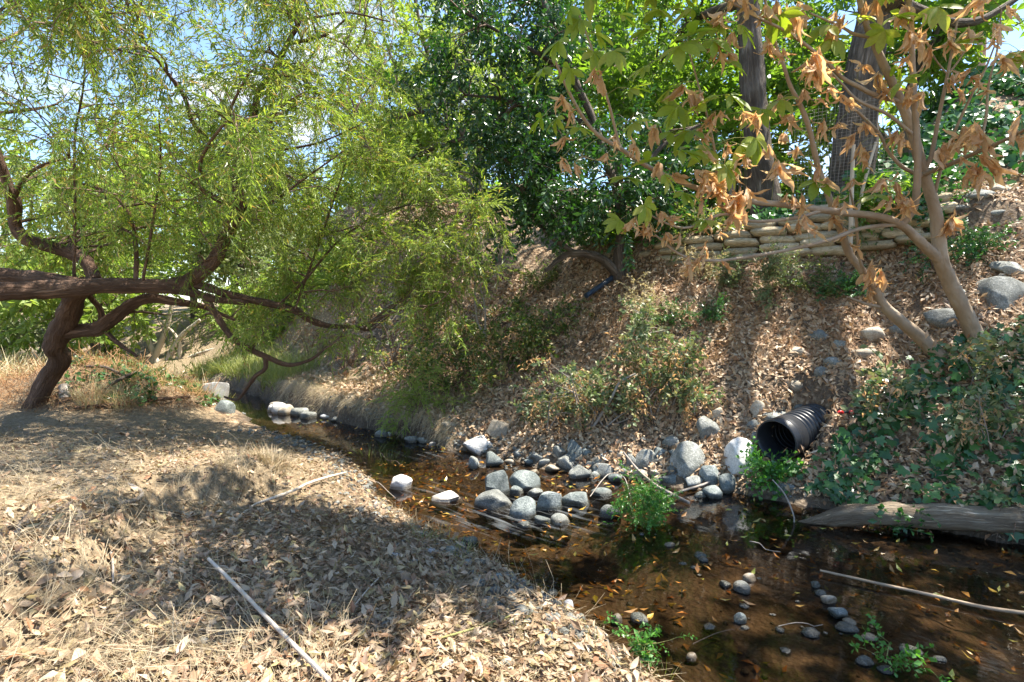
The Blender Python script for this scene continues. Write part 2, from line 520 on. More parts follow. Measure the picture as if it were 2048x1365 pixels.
def barkmat(name, c1, c2, c3, sc_=14.0, bump=0.6, stretch=0.16, rough=0.85):
    m, N, L, out = nt(name)
    a = N.new('ShaderNodeAttribute'); a.attribute_name = 'bk'
    mp = N.new('ShaderNodeMapping'); mp.inputs['Scale'].default_value = (1, 1, stretch)
    L.new(a.outputs['Vector'], mp.inputs[0])
    n1 = noise(N, L, sc_, 6, 0.65, mp.outputs[0])
    v = N.new('ShaderNodeTexVoronoi'); v.feature = 'DISTANCE_TO_EDGE'; v.inputs['Scale'].default_value = sc_ * 1.4
    wv = N.new('ShaderNodeMix'); wv.data_type = 'RGBA'; wv.inputs[0].default_value = 0.12
    L.new(mp.outputs[0], wv.inputs[6]); L.new(n1.outputs['Color'], wv.inputs[7]); L.new(wv.outputs[2], v.inputs['Vector'])
    tc = N.new('ShaderNodeTexCoord'); n2 = noise(N, L, 2.2, 3, 0.5, tc.outputs['Object'])
    r = ramp(N, [(0.3, c1), (0.5, c2), (0.7, c3)])
    av = N.new('ShaderNodeMath'); av.operation = 'MULTIPLY_ADD'; av.inputs[1].default_value = 0.6
    s2 = N.new('ShaderNodeMath'); s2.operation = 'MULTIPLY'; s2.inputs[1].default_value = 0.4
    L.new(n2.outputs['Fac'], s2.inputs[0]); L.new(n1.outputs['Fac'], av.inputs[0]); L.new(s2.outputs[0], av.inputs[2])
    L.new(av.outputs[0], r.inputs[0])
    p = N.new('ShaderNodeBsdfPrincipled'); p.inputs['Roughness'].default_value = rough; p.inputs['Specular IOR Level'].default_value = 0.2
    L.new(r.outputs[0], p.inputs['Base Color'])
    cr = N.new('ShaderNodeMapRange'); cr.inputs[2].default_value = 0.25; L.new(v.outputs['Distance'], cr.inputs[0])
    hh = N.new('ShaderNodeMath'); hh.operation = 'MULTIPLY_ADD'; hh.inputs[1].default_value = 0.9
    L.new(cr.outputs[0], hh.inputs[0]); L.new(n1.outputs['Fac'], hh.inputs[2])
    b = N.new('ShaderNodeBump'); b.inputs['Strength'].default_value = bump; b.inputs['Distance'].default_value = 0.035
    L.new(hh.outputs[0], b.inputs['Height']); L.new(b.outputs[0], p.inputs['Normal'])
    L.new(p.outputs[0], out.inputs['Surface'])
    return m

def rockmat(name, c1, c2, c3, sc_=9.0, bump=0.5, rough=0.8, wet=False):
    m, N, L, out = nt(name)
    tc = N.new('ShaderNodeTexCoord'); oi = N.new('ShaderNodeObjectInfo')
    ad = N.new('ShaderNodeVectorMath'); ad.operation = 'ADD'
    sc2 = N.new('ShaderNodeVectorMath'); sc2.operation = 'SCALE'; sc2.inputs[3].default_value = 17.0
    cb = N.new('ShaderNodeCombineXYZ'); L.new(oi.outputs['Random'], cb.inputs[0]); L.new(oi.outputs['Random'], cb.inputs[1])
    L.new(cb.outputs[0], sc2.inputs[0]); L.new(tc.outputs['Object'], ad.inputs[0]); L.new(sc2.outputs[0], ad.inputs[1])
    n1 = noise(N, L, sc_, 8, 0.65, ad.outputs[0]); n2 = noise(N, L, sc_ * 8, 4, 0.7, ad.outputs[0])
    mx = N.new('ShaderNodeMath'); mx.operation = 'MULTIPLY_ADD'; mx.inputs[1].default_value = 0.45
    L.new(n2.outputs['Fac'], mx.inputs[0])
    s = N.new('ShaderNodeMath'); s.operation = 'MULTIPLY'; s.inputs[1].default_value = 0.55; L.new(n1.outputs['Fac'], s.inputs[0]); L.new(s.outputs[0], mx.inputs[2])
    r = ramp(N, [(0.36, c1), (0.5, c2), (0.62, c3)]); L.new(mx.outputs[0], r.inputs[0])
    br = N.new('ShaderNodeMapRange'); br.inputs[3].default_value = 0.75; br.inputs[4].default_value = 1.25; L.new(oi.outputs['Random'], br.inputs[0])
    ml = N.new('ShaderNodeMix'); ml.data_type = 'RGBA'; ml.blend_type = 'MULTIPLY'; ml.inputs[0].default_value = 1
    L.new(r.outputs[0], ml.inputs[6]); L.new(br.outputs[0], ml.inputs[7])
    # the wet foot of a stone standing in water: a waterline, darker and glossy
    g = N.new('ShaderNodeNewGeometry'); sx = N.new('ShaderNodeSeparateXYZ'); L.new(g.outputs['Position'], sx.inputs[0])
    nz = N.new('ShaderNodeMath'); nz.operation = 'MULTIPLY_ADD'; nz.inputs[1].default_value = -0.05; L.new(n1.outputs['Fac'], nz.inputs[0]); L.new(sx.outputs['Z'], nz.inputs[2])
    wf = N.new('ShaderNodeMapRange'); wf.inputs[1].default_value = 0.0; wf.inputs[2].default_value = 0.03; wf.inputs[3].default_value = 1; wf.inputs[4].default_value = 0
    L.new(nz.outputs[0], wf.inputs[0])
    wm = N.new('ShaderNodeMix'); wm.data_type = 'RGBA'; wm.blend_type = 'MULTIPLY'; L.new(wf.outputs[0], wm.inputs[0]); L.new(ml.outputs[2], wm.inputs[6]); wm.inputs[7].default_value = (.42, .38, .33, 1)
    p = N.new('ShaderNodeBsdfPrincipled'); L.new(wm.outputs[2], p.inputs['Base Color'])
    rr = N.new('ShaderNodeMapRange'); rr.inputs[3].default_value = rough; rr.inputs[4].default_value = 0.25; L.new(wf.outputs[0], rr.inputs[0]); L.new(rr.outputs[0], p.inputs['Roughness'])
    p.inputs['Specular IOR Level'].default_value = 0.35
    b = N.new('ShaderNodeBump'); b.inputs['Strength'].default_value = bump; b.inputs['Distance'].default_value = 0.02
    L.new(mx.outputs[0], b.inputs['Height']); L.new(b.outputs[0], p.inputs['Normal']); L.new(p.outputs[0], out.inputs['Surface'])
    return m

def plain(name, c, rough=0.6, spec=0.4, bump=0.0, bs=30.0, var=0.2, metal=0.0):
    m, N, L, out = nt(name)
    tc = N.new('ShaderNodeTexCoord'); n = noise(N, L, bs, 5, 0.6, tc.outputs['Object'])
    mr = N.new('ShaderNodeMapRange'); mr.inputs[3].default_value = 1 - var; mr.inputs[4].default_value = 1 + var; L.new(n.outputs['Fac'], mr.inputs[0])
    mm = N.new('ShaderNodeMix'); mm.data_type = 'RGBA'; mm.blend_type = 'MULTIPLY'; mm.inputs[0].default_value = 1
    mm.inputs[6].default_value = (*c, 1); L.new(mr.outputs[0], mm.inputs[7])
    p = N.new('ShaderNodeBsdfPrincipled'); p.inputs['Roughness'].default_value = rough; p.inputs['Specular IOR Level'].default_value = spec; p.inputs['Metallic'].default_value = metal
    L.new(mm.outputs[2], p.inputs['Base Color'])
    if bump:
        b = N.new('ShaderNodeBump'); b.inputs['Strength'].default_value = bump; b.inputs['Distance'].default_value = 0.01
        L.new(n.outputs['Fac'], b.inputs['Height']); L.new(b.outputs[0], p.inputs['Normal'])
    L.new(p.outputs[0], out.inputs['Surface'])
    return m

# willow and other foliage
leafmat('willow_leaf', [(.08, .14, .025), (.14, .22, .03), (.20, .28, .045), (.28, .34, .07), (.11, .18, .035), (.36, .37, .12), (.17, .25, .04), (.30, .20, .09)], 0.5, 0.35, 0.6, 1.5, (1.05, 1.1, .45))
leafmat('willow_leaf_pale', [(.20, .27, .06), (.26, .33, .08), (.32, .37, .12), (.23, .30, .08)], 0.5, 0.45, 0.4, 1.45, (1.05, 1.08, .5))
leafmat('evergreen_leaf', [(.02, .055, .014), (.03, .075, .018), (.04, .095, .022), (.028, .07, .02), (.055, .12, .03)], 0.3, 0.3, 0.55, 1.5, (.9, 1.2, .4))
leafmat('oak_leaf', [(.10, .18, .03), (.14, .23, .035), (.18, .27, .045), (.08, .15, .025)], 0.5, 0.42, 0.4, 1.6, (1.05, 1.1, .4))
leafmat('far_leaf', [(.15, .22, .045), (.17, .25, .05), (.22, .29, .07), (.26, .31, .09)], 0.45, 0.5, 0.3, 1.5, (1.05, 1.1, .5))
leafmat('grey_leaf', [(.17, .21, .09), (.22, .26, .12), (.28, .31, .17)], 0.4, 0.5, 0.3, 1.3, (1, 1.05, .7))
leafmat('ivy_leaf', [(.03, .095, .025), (.045, .13, .03), (.065, .17, .04), (.025, .08, .022), (.09, .20, .05)], 0.25, 0.3, 0.55, 1.4, (.9, 1.15, .45))
leafmat('bramble_leaf', [(.06, .11, .025), (.09, .15, .03), (.13, .19, .045), (.07, .12, .03), (.22, .24, .08), (.34, .28, .14)], 0.4, 0.4, 0.45, 1.4, (1, 1.1, .5))
leafmat('bramble_leaf_grey', [(.10, .15, .065), (.14, .20, .08), (.18, .23, .10), (.30, .28, .14)], 0.3, 0.45, 0.45, 1.2, (1, 1.05, .6))
leafmat('cress_leaf', [(.06, .18, .03), (.08, .22, .04), (.11, .27, .05)], 0.4, 0.35, 0.5, 1.3, (1, 1.1, .4))
leafmat('buckeye_green', [(.24, .31, .04), (.29, .35, .05), (.20, .28, .035), (.34, .36, .08)], 0.55, 0.45, 0.35, 1.5, (1.05, 1.05, .35), edge=(.34, .17, .06))
leafmat('buckeye_brown', [(.60, .38, .20), (.66, .45, .26), (.50, .30, .14), (.70, .52, .34), (.60, .42, .22)], 0.5, 0.6, 0.25, 1.25, (1.05, .94, .68))
leafmat('litter_leaf', [(.30, .19, .10), (.42, .29, .17), (.22, .12, .06), (.50, .38, .25), (.35, .22, .12), (.56, .45, .32), (.28, .14, .065), (.44, .33, .21)], 0.12, 0.55, 0.35, 1.1, (1.05, .9, .6))
leafmat('bank_leaf', [(.25, .165, .095), (.36, .26, .165), (.19, .105, .055), (.42, .33, .22), (.28, .19, .11), (.48, .39, .28), (.24, .115, .055), (.32, .24, .15), (.36, .29, .13), (.16, .10, .06)], 0.12, 0.5, 0.4, 1.1, (1.05, .9, .6))
leafmat('wet_leaf', [(.34, .13, .03), (.42, .21, .04), (.20, .09, .03), (.45, .30, .05), (.26, .14, .06), (.30, .29, .05)], 0.15, 0.25, 0.5, 1.1, (1.1, .9, .4))
leafmat('straw', [(.33, .26, .16), (.42, .34, .22), (.25, .19, .11), (.50, .42, .29), (.30, .24, .14), (.38, .31, .19)], 0.2, 0.55, 0.35, 1.15, (1.05, .95, .7))
leafmat('dry_grass', [(.50, .42, .27), (.58, .50, .33), (.42, .34, .20), (.40, .37, .18)], 0.3, 0.6, 0.3, 1.15, (1.05, 1, .7))
leafmat('green_grass', [(.24, .28, .08), (.32, .34, .12), (.18, .24, .06), (.42, .39, .18)], 0.35, 0.5, 0.35, 1.3, (1.05, 1.05, .5))
leafmat('pine_needle', [(.30, .16, .07), (.38, .22, .10), (.24, .12, .05)], 0.1, 0.6, 0.3, 1.1, (1.05, .9, .6))
barkmat('willow_bark', (.075, .045, .03), (.15, .09, .06), (.27, .18, .13), 15, 0.9, 0.14)
barkmat('dark_bark', (.055, .042, .033), (.145, .115, .09), (.32, .27, .22), 13, 1.0, 0.12)
barkmat('smooth_bark', (.21, .15, .095), (.30, .225, .15), (.42, .34, .25), 8, 0.25, 0.5, 0.7)
barkmat('twig_bark', (.09, .06, .04), (.15, .10, .07), (.22, .16, .11), 20, 0.3, 0.4)
barkmat('grey_twig', (.20, .17, .14), (.30, .26, .22), (.42, .38, .33), 20, 0.3, 0.3)
barkmat('pale_wood', (.40, .33, .25), (.54, .46, .36), (.66, .58, .47), 16, 0.3, 0.1)
barkmat('log_wood', (.10, .07, .045), (.33, .25, .165), (.58, .48, .35), 22, 0.9, 0.06)
barkmat('green_stem', (.20, .20, .07), (.28, .27, .10), (.33, .30, .14), 20, 0.2, 0.4)
rockmat('grey_rock', (.10, .105, .092), (.19, .195, .175), (.36, .36, .33), 9, 1.0)
rockmat('blue_rock', (.075, .09, .085), (.145, .165, .157), (.29, .31, .29), 9, 1.0)
rockmat('pale_rock', (.36, .34, .31), (.52, .50, .47), (.68, .66, .62), 8, 0.6)
rockmat('tan_rock', (.22, .18, .13), (.34, .29, .22), (.47, .42, .34), 8, 0.6)
plain('black_plastic', (.018, .02, .024), 0.38, 0.5, 0.05, 40, 0.3)
plain('blue_black_plastic', (.03, .045, .07), 0.3, 0.5, 0.05, 40, 0.3)
rockmat('sandbag_cloth', (.20, .15, .08), (.40, .32, .20), (.56, .47, .33), 4.0, 0.5, 0.9)
plain('wire', (.36, .30, .25), 0.5, 0.4, 0, 30, 0.3, 0.4)
plain('post_wood', (.20, .165, .13), 0.85, 0.2, 0.4, 18, 0.35)
plain('pole_wood', (.38, .25, .18), 0.8, 0.2, 0.2, 6, 0.2)
plain('red_plastic', (.55, .02, .02), 0.35, 0.5, 0, 20, 0.1)
plain('moss', (.10, .12, .03), 0.9, 0.1, 0.5, 40, 0.4)

def ground_mat():
    m, N, L, out = nt('ground_soil')
    tc = N.new('ShaderNodeTexCoord'); P = tc.outputs['Object']
    za = N.new('ShaderNodeAttribute'); za.attribute_name = 'zone'
    sep = N.new('ShaderNodeSeparateXYZ'); L.new(za.outputs['Vector'], sep.inputs[0])
    n1 = noise(N, L, 1.6, 6, 0.6, P); n2 = noise(N, L, 30, 5, 0.7, P)
    v = N.new('ShaderNodeTexVoronoi'); v.inputs['Scale'].default_value = 26; v.inputs['Randomness'].default_value = 1
    wv = N.new('ShaderNodeMix'); wv.data_type = 'RGBA'; wv.inputs[0].default_value = 0.05; L.new(P, wv.inputs[6]); L.new(n2.outputs['Color'], wv.inputs[7]); L.new(wv.outputs[2], v.inputs['Vector'])
    sv = N.new('ShaderNodeSeparateColor'); L.new(v.outputs['Color'], sv.inputs[0])
    lit = ramp(N, [(0.05, (.10, .065, .04)), (0.3, (.20, .125, .07)), (0.55, (.30, .20, .12)), (0.8, (.40, .29, .18)), (0.97, (.48, .37, .25))]); L.new(sv.outputs[0], lit.inputs[0])
    soil = ramp(N, [(0.3, (.085, .06, .042)), (0.6, (.17, .125, .085)), (0.8, (.26, .20, .14))]); L.new(n2.outputs['Fac'], soil.inputs[0])
    str_ = ramp(N, [(0.25, (.13, .10, .06)), (0.5, (.25, .19, .115)), (0.75, (.40, .32, .20))]); L.new(n2.outputs['Fac'], str_.inputs[0])
    silt = ramp(N, [(0.25, (.045, .034, .022)), (0.5, (.10, .075, .05)), (0.75, (.20, .155, .105))]); L.new(n1.outputs['Fac'], silt.inputs[0])
    def mix(f, a, b):
        x = N.new('ShaderNodeMix'); x.data_type = 'RGBA'; L.new(f, x.inputs[0]); L.new(a, x.inputs[6]); L.new(b, x.inputs[7]); return x.outputs[2]
    pm = N.new('ShaderNodeMapRange'); pm.inputs[1].default_value = 0.4; pm.inputs[2].default_value = 0.55; L.new(n1.outputs['Fac'], pm.inputs[0])
    a = mix(pm.outputs[0], soil.outputs[0], lit.outputs[0])
    a = mix(sep.outputs['X'], a, str_.outputs[0])
    a = mix(sep.outputs['Y'], a, silt.outputs[0])
    p = N.new('ShaderNodeBsdfPrincipled'); L.new(a, p.inputs['Base Color']); p.inputs['Specular IOR Level'].default_value = 0.25
    rg = N.new('ShaderNodeMapRange'); rg.inputs[3].default_value = 0.9; rg.inputs[4].default_value = 0.5; L.new(sep.outputs['Y'], rg.inputs[0]); L.new(rg.outputs[0], p.inputs['Roughness'])
    hb = N.new('ShaderNodeMath'); hb.operation = 'ADD'; L.new(n2.outputs['Fac'], hb.inputs[0]); L.new(v.outputs['Distance'], hb.inputs[1])
    b = N.new('ShaderNodeBump'); b.inputs['Strength'].default_value = 0.8; b.inputs['Distance'].default_value = 0.03
    L.new(hb.outputs[0], b.inputs['Height']); L.new(b.outputs[0], p.inputs['Normal']); L.new(p.outputs[0], out.inputs['Surface'])
ground_mat()

def water_mat():
    m, N, L, out = nt('stream_water')
    tc = N.new('ShaderNodeTexCoord')
    def along(a, b):
        # coordinates that follow the current: a along it, b across
        d1 = N.new('ShaderNodeVectorMath'); d1.operation = 'DOT_PRODUCT'; d1.inputs[1].default_value = (TT[0] * a, TT[1] * a, 0); L.new(tc.outputs['Object'], d1.inputs[0])
        d2 = N.new('ShaderNodeVectorMath'); d2.operation = 'DOT_PRODUCT'; d2.inputs[1].default_value = (NN[0] * b, NN[1] * b, 0); L.new(tc.outputs['Object'], d2.inputs[0])
        c = N.new('ShaderNodeCombineXYZ'); L.new(d1.outputs['Value'], c.inputs[0]); L.new(d2.outputs['Value'], c.inputs[1]); return c
    mp = along(.4, 1.0)
    n1 = noise(N, L, 9, 3, 0.5, mp.outputs[0])
    fa = N.new('ShaderNodeAttribute'); fa.attribute_name = 'flow'
    st = N.new('ShaderNodeMapRange'); st.inputs[3].default_value = 0.035; st.inputs[4].default_value = 0.06; L.new(fa.outputs['Fac'], st.inputs[0])
    b = N.new('ShaderNodeBump'); b.inputs['Distance'].default_value = 0.05; L.new(st.outputs[0], b.inputs['Strength']); L.new(n1.outputs['Fac'], b.inputs['Height'])
    tr = N.new('ShaderNodeBsdfTransparent'); tr.inputs['Color'].default_value = (.52, .44, .35, 1)
    gl = N.new('ShaderNodeBsdfGlossy'); gl.inputs['Roughness'].default_value = 0.045; gl.inputs['Color'].default_value = (.95, .97, 1, 1); L.new(b.outputs[0], gl.inputs['Normal'])
    fr = N.new('ShaderNodeFresnel'); fr.inputs['IOR'].default_value = 1.36; L.new(b.outputs[0], fr.inputs['Normal'])
    mx = N.new('ShaderNodeMixShader'); L.new(fr.outputs[0], mx.inputs[0]); L.new(tr.outputs[0], mx.inputs[1]); L.new(gl.outputs[0], mx.inputs[2])
    df = N.new('ShaderNodeBsdfDiffuse'); df.inputs['Color'].default_value = (.62, .66, .68, 1)
    mp2 = along(.22, 1.8)
    n3 = noise(N, L, 8, 5, 0.6, mp2.outputs[0])
    fm = N.new('ShaderNodeMapRange'); fm.inputs[1].default_value = 0.5; fm.inputs[2].default_value = 0.75; fm.inputs[4].default_value = 0.3; L.new(n3.outputs['Fac'], fm.inputs[0])
    ff = N.new('ShaderNodeMath'); ff.operation = 'MULTIPLY'; L.new(fm.outputs[0], ff.inputs[0]); L.new(fa.outputs['Fac'], ff.inputs[1])
    m2 = N.new('ShaderNodeMixShader'); L.new(ff.outputs[0], m2.inputs[0]); L.new(mx.outputs[0], m2.inputs[1]); L.new(df.outputs[0], m2.inputs[2])
    L.new(m2.outputs[0], out.inputs['Surface'])
water_mat()

# ------------------------------------------------------------------ ground sheet
def axis(lo, hi, a, b, step, far):
    core = np.arange(a, b + 1e-6, step)
    def out(n0, lim):
        r, s, x = [], step, n0
        while abs(x) < lim:
            s *= 1.16; x = x + math.copysign(s, n0 if n0 else 1); r.append(x)
        return r
    up = []; s = step; x = b
    while x < hi: s *= 1.13; x += s; up.append(x)
    dn = []; s = step; x = a
    while x > lo: s *= 1.13; x -= s; dn.append(x)
    return np.array(dn[::-1] + list(core) + up)

gx = axis(-420, 420, -9.0, 7.5, 0.066, 0)
gy = axis(-60, 620, 1.4, 13.0, 0.06, 0)
GX, GY = np.meshgrid(gx, gy)
GZ = H(GX, GY)
t_, n_, nL_, nR_ = edges(GX, GY)
sL_, sR_ = nL_ - n_, n_ - nR_
zone = np.zeros(GX.shape + (3,))
zone[..., 0] = np.where(sL_ > 0, 0.75 * sstep(0.1, 0.8, sL_), 0) 
zone[..., 0] = np.maximum(zone[..., 0], 0.8 * sstep(10, 14, t_) * (sL_ > -20))
zone[..., 0] = np.maximum(zone[..., 0], .85 * sstep(5.2, 6.4, t_) * (1 - sstep(1.0, 1.6, sR_)) * (sR_ > .1))  # pale straw colour on the low upstream bank stands in for sunlight
zone[..., 1] = np.where((sL_ < 0) & (sR_ < 0), 1.0, np.maximum(1 - sstep(0, 0.12, np.maximum(sL_, sR_)), 0))
ny, nx = GX.shape
ii = (np.arange(ny - 1)[:, None] * nx + np.arange(nx - 1)[None, :])
GF = np.stack([ii, ii + 1, ii + nx + 1, ii + nx], -1).reshape(-1, 4)
ground = obj('ground', mesh_data('ground', np.stack([GX, GY, GZ], -1).reshape(-1, 3), GF, 'ground_soil', True, {'zone': zone.reshape(-1, 3)}))
tag(ground, 'leaf strewn creek banks and stream bed', None, None, 'structure')

# ------------------------------------------------------------------ water
def build_water():
    ts = np.arange(-7, 24, 0.09); us = np.linspace(-0.03, 1.03, 40)
    Tg, Ug = np.meshgrid(ts, us)
    nl = np.interp(Tg, L_T, L_N) - 0.15; nr = np.interp(Tg, R_T, R_N) + 0.15
    Ng = nl + (nr - nl) * Ug
    X = Tg * TT[0] + Ng * NN[0]; Y = Tg * TT[1] + Ng * NN[1]
    fl = np.exp(-((X - 0.05) / 0.6) ** 2 - ((Y - 5.15) / 0.42) ** 2)
    fl = np.maximum(fl, 0.8 * np.exp(-((X + 1.15) / 0.4) ** 2 - ((Y - 7.5) / 0.25) ** 2))
    fl = np.maximum(fl, 0.4 * np.exp(-((X + 0.9) / 0.35) ** 2 - ((Y - 5.9) / 0.3) ** 2))
    Z = 0.003 * fbm(X * 3 + Y, Y * 1.5, oct=2, seed=91) + fl * 0.012 * fbm(Tg * 2.5, Ng * 5, oct=2, seed=92)
    a, b = Tg.shape
    i = (np.arange(a - 1)[:, None] * b + np.arange(b - 1)[None, :])
    F = np.stack([i, i + b, i + b + 1, i + 1], -1).reshape(-1, 4)
    o = obj('stream', mesh_data('stream', np.stack([X, Y, Z], -1).reshape(-1, 3), F, 'stream_water', True, {'flow': fl.ravel()}))
    tag(o, 'shallow clear brown stream', None, None, 'structure')
build_water()

# ------------------------------------------------------------------ tree builders
def pxp(L):
    """path of (pixel x, pixel y, depth, half width in pixels) -> (x, y, z, r)"""
    L = np.asarray(L, float)
    P = at(L[:, 0], L[:, 1], L[:, 2])
    return np.column_stack([P, L[:, 3] * L[:, 2] / FPX])

def grow(nodes, targets, r0, r1, bow=0.18, step=0.12, rs=rng, sag=0.0):
    """branchlets from the nearest of nodes (x,y,z,r) to each target; returns sampled paths"""
    out = []
    N = np.asarray(nodes)
    for T in targets:
        d = np.linalg.norm(N[:, :3] - T, axis=1)
        # prefer wood that is a little lower than the target
        k = int(np.argmin(d + 0.35 * np.maximum(0, N[:, 2] - T[2]) + rs.uniform(0, 0.25, len(d))))
        A = N[k]
        L = np.linalg.norm(T - A[:3])
        if L < 0.05: continue
        perp = rs.normal(0, 1, 3); perp[2] = abs(perp[2]) * 0.6
        p1 = A[:3] + (T - A[:3]) * 0.35 + perp * bow * L * 0.4
        p2 = A[:3] + (T - A[:3]) * 0.72 + perp * bow * L * 0.3 + rs.normal(0, 0.05 * L, 3)
        ra = min(r0, A[3] * 0.75)
        P = np.array([[*A[:3], ra], [*p1, ra * 0.8 + r1 * .2], [*p2, ra * .45 + r1 * .55], [*(T - np.array([0, 0, sag * L])), r1]])
        out.append(spline(P, max(step, L / 10)))
    return out

def in_poly(x, y, poly):
    c = np.zeros(x.shape, bool); n = len(poly)
    for i in range(n):
        x1, y1 = poly[i]; x2, y2 = poly[(i + 1) % n]
        if y1 == y2: continue
        q = ((y1 > y) != (y2 > y)) & (x < (x2 - x1) * (y - y1) / (y2 - y1) + x1)
        c ^= q
    return c

def poly_pts(poly, d0, d1, n, rs=rng, clump=0.0):
    p = np.array(poly, float); lo, hi = p.min(0), p.max(0)
    X, Y, D = [], [], []
    while sum(map(len, X)) < n:
        x = rs.uniform(lo[0], hi[0], n * 2); y = rs.uniform(lo[1], hi[1], n * 2); d = rs.uniform(d0, d1, n * 2)
        k = in_poly(x, y, poly)
        if clump:
            k &= (fbm(x / 85.0, y / 85.0, d * 1.3, oct=2, seed=int(clump * 100)) > rs.uniform(-0.9, 0.55, n * 2) * clump)
        X.append(x[k]); Y.append(y[k]); D.append(d[k])
    X, Y, D = [np.concatenate(v)[:n] for v in (X, Y, D)]
    return at(X, Y, D)

def ell_pts(c, r, n, rs=rng, shell=0.45):
    v = nrm(rs.normal(0, 1, (n, 3))); u = rs.uniform(shell ** 3, 1, n) ** (1 / 3)
    return np.asarray(c) + v * u[:, None] * np.asarray(r)

WILLOW = [spray(17, leaf_diamond(0.19, .04, .14), 0.20, dr, np.random.default_rng(100 + i), 0.65) for i, dr in enumerate((.15, .3, .45, .1, .55, .25))]
BROAD = [spray(14, leaf_curl(0.42, .05, .18, 0, 2), 0.26, dr, np.random.default_rng(200 + i), 0.9, .2) for i, dr in enumerate((.3, .5, .7, .2))]
OAK = [spray(16, leaf_diamond(0.5, .05, .10, .5), 0.24, dr, np.random.default_rng(300 + i), 0.9) for i, dr in enumerate((.1, .25, .4, .0))]
FAR = [spray(13, leaf_diamond(0.5, .06, .12, .5), 0.34, dr, np.random.default_rng(400 + i), 0.9, .3, .008, 3) for i, dr in enumerate((.1, .25, .4, .0))]
SMALL = [spray(12, leaf_diamond(0.5, .06, .12, .5), 0.22, dr, np.random.default_rng(500 + i), 0.8, .3, .01) for i, dr in enumerate((.05, .2, .0, .3))]

def sprays_on(paths, per, size, templs, rs=rng, down=0.25, start=0.35, jit=0.8):
    P, D = [], []
    for p in paths:
        m = max(2, int(round(per * rs.uniform(0.7, 1.3))))
        i = rs.integers(int(len(p) * start), len(p), m)
        T = np.gradient(p[:, :3], axis=0)
        P.append(p[i, :3]); D.append(nrm(T[i]))
    P = np.concatenate(P); D = np.concatenate(D)
    D = nrm(D + rs.normal(0, jit, D.shape) + np.array([0, 0, -down]))
    Up = np.array([0, 0, 1.0]) + rs.normal(0, .3, D.shape)
    n = len(P)
    return merge(templs, rs.integers(0, len(templs), n), P, D, Up, size * rs.uniform(.6, 1.25, n))

def tree_root(name, base, label, cat='tree', group=None):
    e = empty(name, base); tag(e, label, cat, group); return e

def add_limbs(root, limbs, mat, name0='trunk', step=0.08, seg=10, rough=0.12, ridge=0.0, names=None):
    base = np.array(root.location); nodes = []
    for k, P in enumerate(limbs):
        S = spline(P, step)
        mb = MB(); tube(mb, S, seg if S[:, 3].max() > 0.04 else 6, rough, 3 + k, True, ridge if S[:, 3].max() > 0.05 else 0)
        nm = name0 if k == 0 else ('limb' if names is None else names[k])
        obj(nm, mb.data(nm, mat, base), root)
        nodes.append(S)
    return np.concatenate(nodes)

def add_twigs(root, paths, mat, seg=4, name='twigs'):
    mb = MB()
    for k, p in enumerate(paths): tube(mb, p, seg if p[:, 3].max() > 0.006 else 3, 0, k, False)
    o = obj(name, mb.data(name, mat, np.array(root.location)), root); tag(o, kind='stuff'); return o

def add_crown(root, VF, mat, name='crown'):
    V, F = VF
    o = obj(name, mesh_data(name, V - np.array(root.location), F, mat, False), root); tag(o, kind='stuff'); return o

